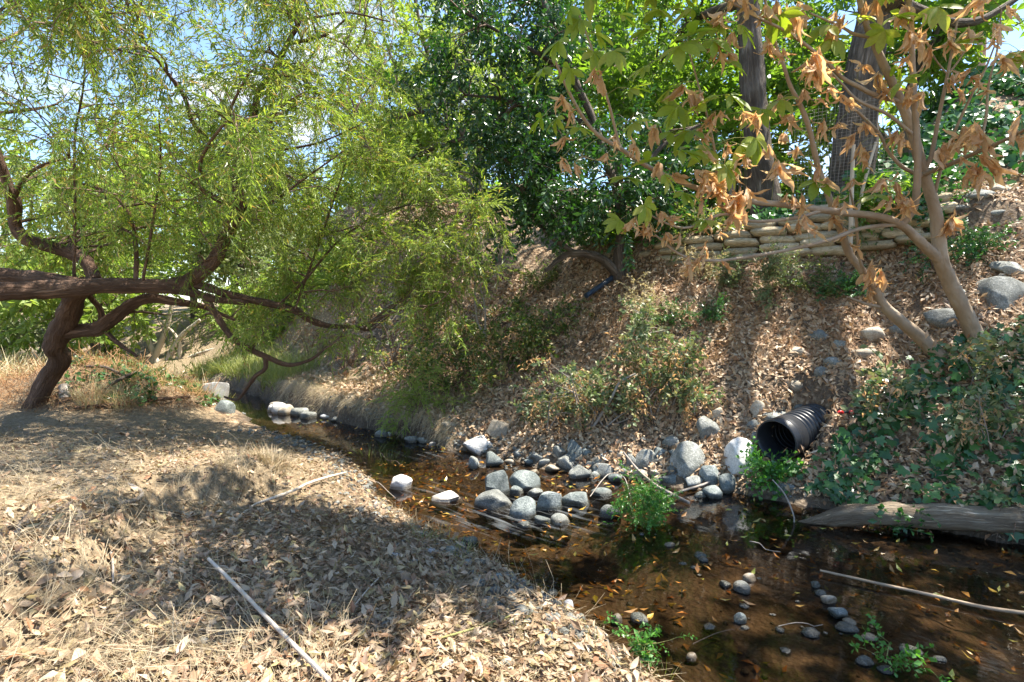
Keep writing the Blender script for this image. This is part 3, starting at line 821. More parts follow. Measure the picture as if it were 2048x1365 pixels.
# ------------------------------------------------------------------ the leaning willow
def build_willow():
    b = hit(72, 806)
    b[2] -= 0.08
    root = tree_root('willow_tree', b, 'leaning willow with long horizontal brown limb reaching over the dry grass bank')
    d0 = b[1]
    trunk = pxp([(66, 815, d0, 20), (82, 785, d0 - .05, 17), (103, 748, d0 - .1, 17), (119, 718, d0 - .2, 19), (109, 692, d0 - .35, 19), (124, 660, d0 - .55, 20), (139, 625, d0 - .8, 20), (150, 592, d0 - 1.1, 19), (172, 570, d0 - 1.3, 18)])
    J = 7.5
    limbs = [trunk,
        pxp([(-420, 604, 5.6, 30), (-200, 596, 6.0, 26), (0, 584, 6.5, 20), (120, 578, 6.9, 17), (190, 573, 7.1, 16), (270, 573, 7.3, 15), (335, 572, J - .05, 15), (372, 567, J, 13)]),
        pxp([(-320, 530, 7.3, 24), (-100, 545, 7.2, 20), (0, 552, 7.2, 17), (80, 557, 7.15, 14), (160, 566, 7.15, 9)]),
        pxp([(190, 562, 7.2, 13), (172, 522, 7.3, 12), (137, 506, 7.4, 11.5), (92, 492, 7.4, 11), (51, 478, 7.3, 11.5), (32, 454, 7.3, 12), (30, 410, 7.2, 11.5), (20, 384, 7.1, 9.5), (6, 340, 7.0, 8), (-20, 270, 6.9, 7), (-50, 160, 6.7, 6), (-40, 40, 6.5, 4)]),
        pxp([(366, 572, J, 14), (400, 546, J, 13), (424, 525, 7.5, 13), (444, 491, 7.45, 12.5), (458, 457, 7.4, 12), (476, 420, 7.35, 11), (474, 342, 7.25, 9.5), (480, 316, 7.2, 9), (501, 300, 7.2, 7.5), (492, 267, 7.1, 7), (506, 232, 7.1, 6.5), (519, 181, 7.0, 6), (547, 144, 6.95, 5.5), (574, 89, 6.9, 5), (598, 41, 6.8, 4.3), (588, 0, 6.8, 3.5), (575, -80, 6.7, 2.5)]),
        pxp([(368, 570, J, 10), (403, 573, 7.55, 8), (461, 590, 7.7, 7.5), (519, 604, 7.9, 7.5), (581, 618, 8.1, 7), (625, 642, 8.3, 6.5), (656, 652, 8.4, 5), (700, 655, 8.5, 3.5), (742, 662, 8.6, 2)]),
        pxp([(335, 577, 7.4, 11), (393, 588, 7.5, 8), (437, 600, 7.6, 7), (495, 606, 7.8, 5)]),
        pxp([(410, 596, 7.55, 7), (430, 627, 7.55, 6.5), (451, 659, 7.6, 6), (468, 679, 7.6, 6), (502, 700, 7.7, 5.5), (530, 713, 7.7, 5.5), (574, 730, 7.8, 4.5), (608, 725, 7.85, 3.5), (632, 713, 7.9, 3), (653, 694, 8.0, 2)]),
        pxp([(531, 714, 7.7, 4.8), (531, 737, 7.7, 4.6), (513, 751, 7.75, 4.6), (499, 768, 7.8, 4), (485, 789, 7.85, 3.5), (472, 800, 7.9, 3), (448, 794, 7.9, 1.8)]),
        pxp([(135, 662, d0 - .55, 16), (191, 658, d0 - .6, 14), (222, 641, d0 - .65, 13), (253, 617, d0 - .7, 12), (277, 602, d0 - .75, 11), (308, 597, d0 - .75, 9.5), (349, 604, d0 - .7, 8), (400, 612, d0 - .5, 5), (470, 640, d0 - .3, 3)]),
        pxp([(205, 658, d0 - .6, 5), (239, 689, d0 - .6, 4), (275, 713, d0 - .6, 2.5)]),
        pxp([(202, 648, d0 - .62, 6), (202, 622, d0 - .7, 5.5), (181, 594, d0 - .9, 5), (168, 575, d0 - 1.1, 4.5)]),
        pxp([(474, 322, 7.22, 6), (441, 301, 7.1, 5.5), (407, 273, 7.0, 5), (383, 239, 6.9, 4.5), (369, 195, 6.8, 4), (335, 147, 6.6, 3.2), (290, 85, 6.4, 2.5), (250, 0, 6.2, 1.8)]),
        pxp([(574, 89, 6.9, 4), (615, 80, 6.9, 3.2), (656, 68, 6.9, 2.6), (692, 38, 6.9, 1.6)]),
        pxp([(598, 41, 6.8, 3), (649, 32, 6.8, 2.4), (700, 26, 6.9, 2), (780, 44, 7.0, 1.2)]),
        pxp([(29, 395, 7.15, 5), (51, 355, 7.0, 4), (85, 331, 6.8, 3), (140, 315, 6.5, 2)]),
        pxp([(148, 560, 7.2, 3), (150, 430, 7.1, 2.6), (150, 275, 7.0, 2.2), (167, 171, 6.8, 1.8), (176, 10, 6.5, 1.2)]),
        pxp([(272, 565, 7.3, 5), (272, 500, 7.3, 4.3), (262, 440, 7.3, 3.8), (225, 390, 7.2, 3), (140, 360, 7.1, 2)]),
        pxp([(285, 565, 7.3, 3), (300, 480, 7.2, 2.6), (320, 340, 7.0, 2), (318, 220, 6.8, 1.5)]),
        pxp([(560, 610, 8.0, 3.4), (610, 560, 8.2, 3), (680, 480, 8.4, 2.4), (760, 430, 8.6, 1.8), (850, 400, 8.8, 1.2)]),
        pxp([(590, 618, 8.1, 2.6), (640, 480, 8.2, 2.2), (690, 330, 8.2, 1.6), (710, 220, 8.1, 1.2)]),
        pxp([(478, 420, 7.35, 4), (540, 405, 7.6, 3), (620, 350, 7.8, 2.2), (690, 300, 8, 1.5)]),
        pxp([(500, 302, 7.2, 3.6), (560, 300, 7.3, 3), (640, 285, 7.5, 2), (720, 250, 7.6, 1.2)]),
    ]
    nodes = add_limbs(root, limbs, 'willow_bark', step=0.06, seg=14, rough=0.16, ridge=0.07)
    rs = np.random.default_rng(5)
    T1 = np.concatenate([
        poly_pts([(-160, -220), (600, -220), (640, 120), (560, 330), (330, 400), (-160, 380)], 4.6, 8.6, 124, rs),
        poly_pts([(560, -160), (800, -160), (760, 120), (800, 330), (560, 330)], 6.8, 9.9, 40, rs),
        poly_pts([(420, 330), (800, 300), (960, 400), (1010, 500), (900, 590), (640, 580), (480, 540)], 7.3, 9.2, 46, rs),
        poly_pts([(0, 380), (430, 400), (430, 550), (0, 540)], 7.2, 9.0, 22, rs),
        poly_pts([(230, 600), (700, 590), (740, 690), (640, 680), (300, 640)], 7.7, 8.8, 7, rs),
    ])
    prim = grow(nodes, T1, 0.022, 0.006, rs=rs)
    pn = np.concatenate([p[len(p) // 3:] for p in prim])
    T2 = np.repeat(T1, 5, 0) + rs.normal(0, 1, (len(T1) * 5, 3)) * np.array([.26, .26, .21])
    sec = grow(pn, T2, 0.007, 0.002, rs=rs, sag=0.1)
    add_twigs(root, prim + sec, 'twig_bark')
    VF = sprays_on(sec, 6.2, 0.39, WILLOW, rs, 0.28, 0.2, 1.0)
    k = add_crown(root, VF, 'willow_leaf')
    V2 = sprays_on([p for p in sec if proj(p[-1, :3])[0] > 480 and proj(p[-1, :3])[1] > 200], 4, 0.36, WILLOW, rs, 0.4, 0.3)
    add_crown(root, V2, 'willow_leaf_pale', 'pale_foliage')
build_willow()

# ------------------------------------------------------------------ dark evergreen with hanging leaves
def build_evergreen():
    b = hit(1238, 556); b[2] -= .06; d = b[1]
    root = tree_root('evergreen_tree', b, 'dark glossy leaved evergreen rooted just below the end of the sandbag wall')
    limbs = [pxp([(1240, 560, d, 15), (1238, 545, d, 13), (1236, 515, d, 10), (1241, 470, d, 9.5), (1243, 430, d - .05, 9), (1236, 390, d - .1, 8.5), (1215, 330, d - .1, 8), (1190, 250, d, 7.5), (1150, 160, d, 7), (1110, 60, d, 6), (1060, -60, d, 5)]),
        pxp([(1238, 552, d, 10), (1213, 525, d - .05, 9), (1186, 511, d - .1, 8.5), (1152, 507, d - .15, 8), (1125, 514, d - .15, 6), (1090, 543, d - .2, 4)]),
        pxp([(1155, 508, d - .15, 5), (1110, 480, d - .2, 5), (1070, 440, d - .1, 4), (1030, 380, d, 3)]),
        pxp([(1190, 250, d, 6), (1100, 230, d, 5), (1010, 200, d + .1, 4), (930, 190, d + .2, 2.5)]),
        pxp([(1236, 390, d, 6), (1290, 330, d + .1, 5), (1340, 280, d + .2, 4), (1400, 250, d + .3, 3)]),
        pxp([(1150, 160, d, 5), (1080, 110, d - .3, 4), (990, 60, d - .4, 3), (920, 20, d - .4, 2)])]
    nodes = add_limbs(root, limbs, 'dark_bark', step=0.07, seg=10, rough=0.12)
    rs = np.random.default_rng(6)
    T = np.concatenate([
        poly_pts([(880, -80), (1120, -80), (1150, 150), (1130, 330), (1000, 260), (890, 210), (870, 90)], d - .9, d + .9, 46, rs),
        poly_pts([(980, 230), (1160, 250), (1400, 230), (1420, 360), (1290, 410), (1060, 430), (960, 360)], d - 1.0, d + 1.2, 56, rs)])
    prim = grow(nodes, T, 0.018, 0.005, rs=rs)
    pn = np.concatenate([p[len(p) // 3:] for p in prim])
    T2 = np.repeat(T, 3, 0) + rs.normal(0, 1, (len(T) * 3, 3)) * np.array([.32, .35, .28])
    sec = grow(pn, T2, 0.007, 0.002, rs=rs, sag=.12)
    add_twigs(root, prim + sec, 'twig_bark')
    add_crown(root, sprays_on(sec, 6.4, 0.43, BROAD, rs, 0.75, 0.15), 'evergreen_leaf')
build_evergreen()

# ------------------------------------------------------------------ stout trunks behind the wire mesh
def build_stout(name, label, pts, crown_c, crown_r, nT, seed, limbs_extra=(), spr=0.5, per=8):
    L = pxp(pts); b = L[0, :3].copy(); b[2] = H(b[0], b[1]) - .12
    L[0, :3] = b
    root = tree_root(name, b, label)
    rs = np.random.default_rng(seed)
    top = L[-1]
    limbs = [L]
    for k in range(7):
        tgt = ell_pts(crown_c, np.array(crown_r) * .8, 1, rs)[0]
        a = L[-1 - (k % 3)]
        m = (a[:3] + tgt) / 2 + rs.normal(0, .3, 3)
        limbs.append(np.array([[*a[:3], a[3] * .55], [*m, a[3] * .35], [*tgt, .02]]))
    for e in limbs_extra: limbs.append(pxp(e))
    nodes = add_limbs(root, limbs, 'dark_bark', step=0.09, seg=18, rough=0.12, ridge=0.06)
    T = ell_pts(crown_c, crown_r, nT, rs)
    prim = grow(nodes, T, 0.03, 0.006, rs=rs, step=.25)
    pn = np.concatenate([p[len(p) // 3:] for p in prim])
    T2 = np.repeat(T, 4, 0) + rs.normal(0, .32, (nT * 4, 3))
    sec = grow(pn, T2, 0.009, 0.002, rs=rs, step=.2)
    add_twigs(root, prim + sec, 'twig_bark')
    add_crown(root, sprays_on(sec, per, spr, OAK, rs, 0.2, 0.2), 'oak_leaf')
build_stout('oak_tree', 'upright furrowed tree trunk behind the middle of the sandbag wall',
    [(1535, 452, 10.6, 34), (1530, 400, 10.6, 29), (1518, 320, 10.6, 26), (1510, 230, 10.6, 24), (1502, 120, 10.6, 22), (1496, 0, 10.6, 20), (1485, -140, 10.5, 18), (1470, -240, 10.4, 15)],
    (3.9, 13.0, 8.8), (3.0, 2.4, 1.9), 28, 21)
build_stout('oak_tree', 'thick dark trunk leaning up behind the square wire mesh',
    [(1688, 470, 9.3, 48), (1695, 400, 9.3, 44), (1708, 300, 9.3, 40), (1716, 220, 9.3, 37), (1730, 120, 9.25, 32), (1746, 30, 9.2, 29), (1760, -120, 9.1, 25), (1775, -230, 9.0, 20)],
    (6.9, 4.9, 8.4), (2.7, 2.3, 1.5), 38, 22,  # unseen crown, pulled forward of its trunk to shade the pool
    [[(1752, -20, 9.15, 13), (1830, 20, 9.2, 11), (1900, 45, 9.3, 9), (1960, 40, 9.4, 7), (2030, 0, 9.5, 5), (2100, -50, 9.6, 3)]])

# ------------------------------------------------------------------ trees further off
def far_tree(name, label, x, y, h, cr, ch, leafm, seed, nT=26, spr=0.9, per=9, bark='dark_bark', templs=None, lean=0.0, group=None, r0=0.16):
    z = float(H(np.array(x), np.array(y))); b = np.array([x, y, z - .1])
    root = tree_root(name, b, label, 'tree', group)
    rs = np.random.default_rng(seed)
    top = b + np.array([lean, rs.normal(0, .4), h * .75])
    m1 = b + np.array([lean * .2 + rs.normal(0, .25), rs.normal(0, .2), h * .25]); m2 = b + np.array([lean * .6 + rs.normal(0, .35), rs.normal(0, .3), h * .5])
    limbs = [np.array([[*b, r0], [*m1, r0 * .8], [*m2, r0 * .6], [*top, r0 * .25]])]
    cc = b + np.array([lean * .8, 0, ch])
    for k in range(6):
        tgt = ell_pts(cc, np.array([cr, cr, h * .38]) * .8, 1, rs)[0]
        a = (m1, m2, m2, top)[k % 4]
        mm = (a + tgt) / 2 + rs.normal(0, .25, 3)
        limbs.append(np.array([[*a, r0 * .4], [*mm, r0 * .25], [*tgt, .015]]))
    nodes = add_limbs(root, limbs, bark, step=0.3, seg=8, rough=.1)
    T = ell_pts(cc, [cr, cr, h * .42], nT, rs, .3)
    prim = grow(nodes, T, 0.03, 0.008, rs=rs, step=.4)
    pn = np.concatenate([p[len(p) // 3:] for p in prim])
    T2 = np.repeat(T, 4, 0) + rs.normal(0, .55, (nT * 4, 3))
    sec = grow(pn, T2, 0.012, 0.004, rs=rs, step=.35)
    add_twigs(root, prim + sec, 'twig_bark' if leafm else 'grey_twig')
    if leafm:
        add_crown(root, sprays_on(sec, per, spr, templs or FAR, rs, 0.25, 0.15), leafm)
    return root

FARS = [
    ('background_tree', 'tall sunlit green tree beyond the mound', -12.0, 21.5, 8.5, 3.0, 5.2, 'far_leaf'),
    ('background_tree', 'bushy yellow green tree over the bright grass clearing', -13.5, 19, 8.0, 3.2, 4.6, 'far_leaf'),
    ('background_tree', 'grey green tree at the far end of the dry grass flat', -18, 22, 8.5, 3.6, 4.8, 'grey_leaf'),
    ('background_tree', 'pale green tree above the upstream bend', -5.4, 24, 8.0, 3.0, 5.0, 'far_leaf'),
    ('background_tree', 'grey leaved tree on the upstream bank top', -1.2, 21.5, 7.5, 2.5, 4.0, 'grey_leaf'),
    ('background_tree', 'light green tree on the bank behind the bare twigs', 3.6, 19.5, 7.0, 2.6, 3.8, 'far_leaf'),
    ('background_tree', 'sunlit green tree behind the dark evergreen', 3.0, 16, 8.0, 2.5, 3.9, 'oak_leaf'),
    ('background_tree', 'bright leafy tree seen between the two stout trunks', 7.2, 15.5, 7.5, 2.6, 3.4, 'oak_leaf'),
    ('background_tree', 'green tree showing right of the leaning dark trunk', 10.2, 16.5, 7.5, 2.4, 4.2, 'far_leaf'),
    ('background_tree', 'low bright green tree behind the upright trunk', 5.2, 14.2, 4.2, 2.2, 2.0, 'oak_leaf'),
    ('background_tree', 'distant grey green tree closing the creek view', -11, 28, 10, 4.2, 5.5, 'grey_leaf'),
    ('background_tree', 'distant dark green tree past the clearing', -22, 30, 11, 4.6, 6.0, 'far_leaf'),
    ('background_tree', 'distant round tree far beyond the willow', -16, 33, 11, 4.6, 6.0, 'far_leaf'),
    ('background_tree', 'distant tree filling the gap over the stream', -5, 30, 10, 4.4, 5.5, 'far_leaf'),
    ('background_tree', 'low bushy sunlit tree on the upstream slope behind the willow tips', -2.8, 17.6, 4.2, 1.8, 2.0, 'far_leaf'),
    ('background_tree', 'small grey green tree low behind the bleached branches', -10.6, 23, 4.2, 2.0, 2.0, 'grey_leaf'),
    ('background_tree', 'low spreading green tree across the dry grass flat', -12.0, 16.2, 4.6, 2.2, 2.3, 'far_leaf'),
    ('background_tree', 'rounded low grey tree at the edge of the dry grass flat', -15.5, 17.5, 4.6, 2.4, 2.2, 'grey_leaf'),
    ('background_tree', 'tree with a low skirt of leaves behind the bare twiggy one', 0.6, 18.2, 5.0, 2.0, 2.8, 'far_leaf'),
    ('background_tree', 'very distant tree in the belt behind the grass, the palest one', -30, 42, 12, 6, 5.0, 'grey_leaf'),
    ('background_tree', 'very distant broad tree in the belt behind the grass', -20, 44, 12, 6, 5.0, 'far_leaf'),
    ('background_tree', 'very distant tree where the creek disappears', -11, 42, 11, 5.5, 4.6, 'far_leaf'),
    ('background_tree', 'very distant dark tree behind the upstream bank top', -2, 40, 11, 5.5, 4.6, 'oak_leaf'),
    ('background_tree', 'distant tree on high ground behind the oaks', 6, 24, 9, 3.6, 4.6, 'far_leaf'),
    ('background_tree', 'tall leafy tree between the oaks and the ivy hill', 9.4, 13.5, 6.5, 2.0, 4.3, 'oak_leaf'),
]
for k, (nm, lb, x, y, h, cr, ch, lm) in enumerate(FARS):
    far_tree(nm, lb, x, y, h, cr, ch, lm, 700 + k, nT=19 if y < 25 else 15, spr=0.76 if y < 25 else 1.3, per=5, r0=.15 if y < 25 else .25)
# bare twiggy tree: many fine branches, hardly any leaves
def build_bare():
    base = np.array([-1.0, 13.2, 0]); base[2] = H(base[0], base[1]) - .1
    root = tree_root('bare_tree', base, 'half bare tree of tangled grey brown twigs against blue sky')
    d = 13.2
    limbs = [np.vstack([[*base, .15], pxp([(955, 300, d, 8)])[0], pxp([(900, 255, d, 7)])[0], pxp([(845, 222, d, 6)])[0], pxp([(800, 235, d, 4)])[0], pxp([(760, 210, d, 2.5)])[0]]),
        pxp([(900, 255, d, 6), (880, 180, d, 5), (850, 90, d, 4), (830, 0, d, 3), (820, -80, d, 2)]),
        pxp([(845, 222, d, 4), (800, 150, d, 3.2), (770, 80, d, 2.4), (760, 0, d, 1.8)]),
        pxp([(930, 275, d, 5), (860, 300, d, 4), (800, 320, d, 3), (740, 300, d, 2)]),
        pxp([(880, 180, d, 4), (930, 110, d, 3), (960, 40, d, 2.2)])]
    nodes = add_limbs(root, limbs, 'dark_bark', step=.12, seg=8)
    rs = np.random.default_rng(9)
    T = poly_pts([(690, 40), (760, -60), (960, -60), (990, 120), (960, 330), (780, 380), (700, 300)], 12.4, 14.4, 80, rs)
    prim = grow(nodes, T, .025, .006, rs=rs, bow=.3)
    pn = np.concatenate([p[len(p) // 4:] for p in prim])
    T2 = np.repeat(T, 9, 0) + rs.normal(0, .5, (len(T) * 9, 3))
    sec = grow(pn, T2, .008, .003, rs=rs, bow=.35)
    add_twigs(root, prim + sec, 'grey_twig')
    add_crown(root, sprays_on(sec[::3], 2, .5, FAR, rs), 'far_leaf')
build_bare()
# bleached fallen limbs in the sunlit clearing
def build_dead():
    b = hit(318, 728); d = b[1] + .3
    root = tree_root('dead_shrub', np.array([b[0], d, H(b[0], d) - .05]), 'bleached leafless branches sprouting in the sunny clearing behind the mound', 'dead shrub')
    limbs = [pxp(p) for p in ([(300, 735, d, 7), (320, 690, d, 6), (335, 650, d, 5), (345, 600, d, 3)], [(318, 735, d, 6), (300, 690, d, 5), (285, 650, d, 3)], [(330, 735, d, 7), (345, 700, d, 6), (365, 670, d, 5), (400, 640, d, 3)], [(350, 738, d, 5), (360, 700, d, 4), (350, 670, d, 3), (320, 640, d, 2)], [(345, 735, d, 4), (390, 710, d, 3), (440, 695, d, 2)])]
    add_limbs(root, limbs, 'pale_wood', name0='stem', step=.1, seg=8, names=['stem'] * 9)
build_dead()

# ------------------------------------------------------------------ the young buckeye leaning over the stream
def palmate(k, rs, brown=False):
    """one compound leaf: leaflets spread from the end of a short stalk along +Y"""
    V, F, E, n = [], [], [], 0
    m = rs.integers(5, 8) if brown else rs.integers(5, 7)
    for i in range(m):
        if brown:
            tv, tf = leaf_curl(rs.uniform(.15, .25), rs.uniform(.06, .16) * rs.choice([-1, 1]), rs.uniform(-1.1, 1.5), rs.uniform(-2.8, 2.8), 7, .5)
            q_ = rs.uniform(0, 50); tv = tv + .075 * np.stack([fbm(tv[:, 0] * 5 + q_, tv[:, 1] * 5, tv[:, 2] * 5, oct=2, seed=s_) for s_ in (1, 2, 3)], -1)
            tv = tv * rs.uniform(.7, 1.1)
            a = rs.normal(0, .30); e = rs.normal(0, .30)
        else:
            tv, tf = leaf_curl(rs.uniform(.33, .42), .06, rs.uniform(.05, .3), rs.normal(0, .15), 6, .58)
            tv = tv * (1.0 - .22 * abs(i - (m - 1) / 2) / 2)
            a = (i - (m - 1) / 2) * .62 + rs.normal(0, .08); e = rs.normal(-.15, .18)
        ca, sa, ce, se = math.cos(a), math.sin(a), math.cos(e), math.sin(e)
        Rz = np.array([[ca, sa, 0], [-sa, ca, 0], [0, 0, 1]]); Rx = np.array([[1, 0, 0], [0, ce, -se], [0, se, ce]])
        w = tv @ (Rz @ Rx).T
        V.append(w); F.append(tf + n); n += len(tv)
        ed = np.tile([1.0, 0.0, 1.0], len(tv) // 3) * .62; ed[-3:] = .7; ed[:3] = 0
        E.append(ed)
    return mesh_data('leaf', np.concatenate(V), np.concatenate(F), 'buckeye_brown' if brown else 'buckeye_green', True, {'edge': np.concatenate(E)})

def build_buckeye():
    rs = np.random.default_rng(17)
    b = hit(1957, 694); d0 = b[1]; b[2] -= .06
    b2 = hit(1882, 714); e0 = b2[1]
    root = tree_root('buckeye_tree', b, 'young tree with smooth tan trunks, yellow green hand shaped leaves and withered orange ones')
    f = d0 - .25
    limbs = [
        pxp([(1962, 705, d0, 20), (1945, 660, d0 - .02, 18), (1924, 615, d0 - .08, 16.5), (1898, 562, d0 - .15, 15.5), (1882, 520, f, 15), (1876, 470, f - .05, 13.5), (1872, 430, f - .08, 12.5), (1860, 385, f - .1, 12), (1843, 335, f - .15, 11.5), (1825, 265, f - .2, 10.5), (1800, 200, f - .3, 10), (1772, 140, f - .4, 8.5), (1745, 80, f - .45, 7.5), (1730, 40, f - .5, 6.5), (1715, -20, f - .5, 6), (1690, -160, f - .5, 4.5), (1670, -300, f - .5, 2.5)]),
        pxp([(1890, 722, e0, 17), (1860, 694, e0, 15), (1825, 662, e0 - .05, 13.5), (1792, 635, e0 - .1, 12.5), (1766, 610, e0 - .15, 11), (1741, 566, e0 - .25, 9), (1717, 532, e0 - .3, 8.5), (1697, 505, e0 - .4, 8), (1682, 462, e0 - .5, 7.5), (1657, 393, e0 - .65, 7), (1638, 342, e0 - .75, 6.5), (1628, 301, e0 - .85, 6), (1618, 256, e0 - .95, 5.5), (1601, 212, e0 - 1.0, 5), (1580, 171, e0 - 1.1, 4.5), (1567, 130, e0 - 1.2, 4), (1550, 85, e0 - 1.25, 3.5), (1525, -20, e0 - 1.3, 2.5)]),
        pxp([(1880, 520, f, 12), (1852, 495, f - .1, 11), (1828, 472, f - .2, 10), (1803, 451, f - .3, 9), (1758, 434, f - .45, 8.3), (1673, 424, f - .65, 7.8), (1587, 412, f - .85, 7), (1502, 403, f - 1.05, 6.5), (1450, 393, f - 1.2, 6), (1380, 372, f - 1.4, 5.5), (1302, 337, f - 1.65, 5), (1240, 297, f - 1.85, 4.6), (1193, 268, f - 2.0, 4.2), (1158, 222, f - 2.15, 3.6), (1124, 154, f - 2.3, 3), (1104, 106, f - 2.4, 2.4)]),
        pxp([(1803, 451, f - .3, 8), (1824, 425, f - .35, 8), (1832, 395, f - .4, 8), (1835, 308, f - .5, 7.5), (1827, 171, f - .6, 6.5), (1820, 34, f - .7, 6), (1812, -100, f - .7, 4.5), (1800, -260, f - .7, 3)]),
        pxp([(1240, 297, f - 1.85, 3.6), (1226, 240, f - 1.9, 3.2), (1213, 191, f - 2.0, 2.8), (1189, 113, f - 2.1, 2.4), (1169, 58, f - 2.2, 2), (1150, 10, f - 2.3, 1.6)]),
        pxp([(1800, 449, f - .32, 5), (1724, 457, f - .5, 4.8), (1656, 481, f - .7, 4.5), (1587, 498, f - .9, 4.2), (1502, 513, f - 1.1, 4), (1427, 522, f - 1.3, 3.4), (1365, 512, f - 1.5, 2.8), (1310, 470, f - 1.6, 2)]),
        pxp([(1649, 420, f - .7, 4.5), (1587, 437, f - .9, 4.3), (1512, 443, f - 1.05, 4), (1474, 434, f - 1.15, 3.8), (1440, 407, f - 1.25, 3.5), (1430, 307, f - 1.4, 3), (1416, 239, f - 1.5, 2.6), (1399, 178, f - 1.55, 2.2), (1374, 89, f - 1.6, 1.6)]),
        pxp([(1474, 434, f - 1.15, 3), (1440, 430, f - 1.3, 3.4), (1380, 455, f - 1.45, 3), (1340, 450, f - 1.5, 2.4), (1290, 425, f - 1.6, 1.6)]),
        pxp([(1845, 342, f - .16, 6), (1861, 318, f - .2, 5.5), (1878, 232, f - .3, 4.6), (1895, 150, f - .4, 3.6), (1908, 79, f - .45, 2.8), (1921, 10, f - .5, 2)]),
        pxp([(1895, 150, f - .4, 2.5), (1915, 125, f - .42, 2.2), (1932, 98, f - .45, 1.5)]),
        pxp([(1895, 150, f - .4, 2), (1870, 118, f - .4, 1.6), (1848, 78, f - .4, 1.2)]),
        pxp([(1846, 350, f - .17, 5.5), (1895, 331, f - .4, 5), (1956, 304, f - .8, 4.5), (2025, 273, f - 1.2, 3.8), (2110, 225, f - 1.6, 3)]),
        pxp([(1866, 405, f - .1, 4), (1881, 342, f - .2, 3.6), (1908, 267, f - .35, 3.2), (1943, 191, f - .5, 2.7), (1970, 140, f - .6, 2.2), (1990, 90, f - .7, 1.5)]),
        pxp([(1956, 304, f - .8, 3), (1972, 236, f - .85, 2.8), (1977, 171, f - .9, 2.4), (1994, 102, f - .95, 1.9), (2003, 20, f - 1, 1.3)]),
        pxp([(1843, 352, f - .18, 4.5), (1806, 335, f - .3, 4), (1775, 301, f - .4, 3.6), (1758, 267, f - .5, 3.4), (1724, 232, f - .6, 3), (1673, 181, f - .8, 2.6), (1621, 130, f - 1, 2)]),
        pxp([(1800, 203, f - .3, 5.5), (1751, 191, f - .4, 5), (1717, 174, f - .5, 4.6), (1686, 157, f - .6, 4.4), (1666, 137, f - .7, 4.2), (1628, 103, f - .8, 3.8), (1570, 62, f - 1.0, 3.2), (1512, 34, f - 1.2, 2.8), (1464, 5, f - 1.35, 2.2)]),
        pxp([(1823, 267, f - .55, 4), (1775, 229, f - .6, 3.6), (1717, 202, f - .65, 3.2), (1683, 167, f - .7, 2.6), (1640, 120, f - .8, 2)]),
        pxp([(1742, 75, f - .45, 4), (1707, 68, f - .5, 3.4), (1686, 56, f - .55, 3), (1621, 27, f - .7, 2)]),
        pxp([(1758, 614, e0 - .17, 4), (1728, 607, e0 - .25, 3.2), (1694, 594, e0 - .35, 2)]),
        pxp([(1741, 566, e0 - .25, 4), (1720, 520, e0 - .5, 3.4), (1712, 440, e0 - .7, 3), (1700, 380, e0 - .8, 2)]),
    ]
    for q in limbs: q[:, 3] *= .9
    nodes = add_limbs(root, limbs, 'smooth_bark', step=.05, seg=12, rough=.07)
    nx_, ny_, nd_ = proj(nodes[:, :3])
    greens = [(1087, 137, 60), (1141, 137, 50), (1117, 82, 55), (1186, 103, 52), (1193, 70, 50), (1141, 17, 50), (1160, 40, 50), (1227, 102, 55), (1360, 92, 70), (1292, 133, 50), (1261, 178, 50), (1340, 178, 50), (1350, 219, 55), (1268, 246, 45), (1158, 256, 45), (1083, 236, 45), (1114, 236, 40), (1254, 355, 55), (1295, 325, 50), (1360, 301, 65), (1288, 410, 55), (1367, 386, 50),
        (1385, 70, 70), (1358, 212, 60), (1382, 263, 65), (1461, 191, 60), (1522, 219, 60), (1512, 277, 65), (1481, 290, 60), (1874, 14, 62), (1792, 130, 50), (1806, 161, 50), (1751, 390, 50), (1632, 362, 55), (1416, 441, 45), (1427, 82, 55), (1655, 50, 55), (2040, 103, 50), (1382, 17, 60), (1240, 30, 55), (1300, 60, 50), (1420, 300, 60), (1450, 330, 60), (1330, 350, 50), (1560, 30, 60), (1480, 50, 60), (1450, 120, 60), (1320, 20, 55), (1770, 60, 50), (1560, 200, 50), (1240, 440, 45), (1395, 215, 60), (1340, 265, 55)]
    z3 = [(850, 370, 85), (830, 430, 60), (720, 80, 62), (700, 140, 50), (540, 80, 50), (1180, 50, 55), (1120, 60, 45), (290, 130, 50), (340, 230, 45), (260, 280, 55), (1350, 90, 60), (1440, 240, 60), (1380, 370, 45), (1740, 230, 55), (1910, 380, 60), (1810, 40, 62), (1950, 80, 45), (1870, 180, 40), (1780, 510, 42), (1450, 590, 52), (1230, 560, 55), (1100, 420, 40), (680, 710, 45), (880, 750, 50), (960, 760, 42), (620, 600, 48), (480, 710, 45), (100, 580, 50), (60, 540, 50), (160, 590, 48), (270, 690, 40), (1060, 830, 46), (1110, 920, 52), (1050, 1080, 36), (600, 1010, 70), (650, 1000, 50), (430, 940, 45), (550, 900, 50), (380, 1040, 45), (310, 1090, 45), (220, 1100, 75), (200, 1080, 60), (120, 1050, 50), (170, 1210, 40), (270, 1150, 50), (400, 1200, 80), (340, 1170, 55), (690, 1190, 46), (750, 1190, 52), (850, 1010, 45), (890, 1090, 48), (960, 1190, 42), (1230, 1090, 46), (1270, 1190, 48), (1370, 1210, 52), (1300, 1110, 42), (760, 1310, 48), (930, 1290, 48), (1620, 1320, 55), (1790, 980, 75), (1800, 1040, 65), (1780, 800, 75), (1690, 800, 60), (1640, 860, 60), (1550, 920, 55), (1320, 840, 45), (1310, 800, 40), (1980, 780, 60), (420, 60, 50), (600, 50, 48), (1000, 130, 48), (930, 200, 55), (260, 330, 50), (400, 700, 40), (330, 350, 45), (560, 300, 45), (240, 700, 42), (1660, 560, 40), (760, 560, 40), (720, 900, 40), (640, 820, 40), (1000, 620, 40)]
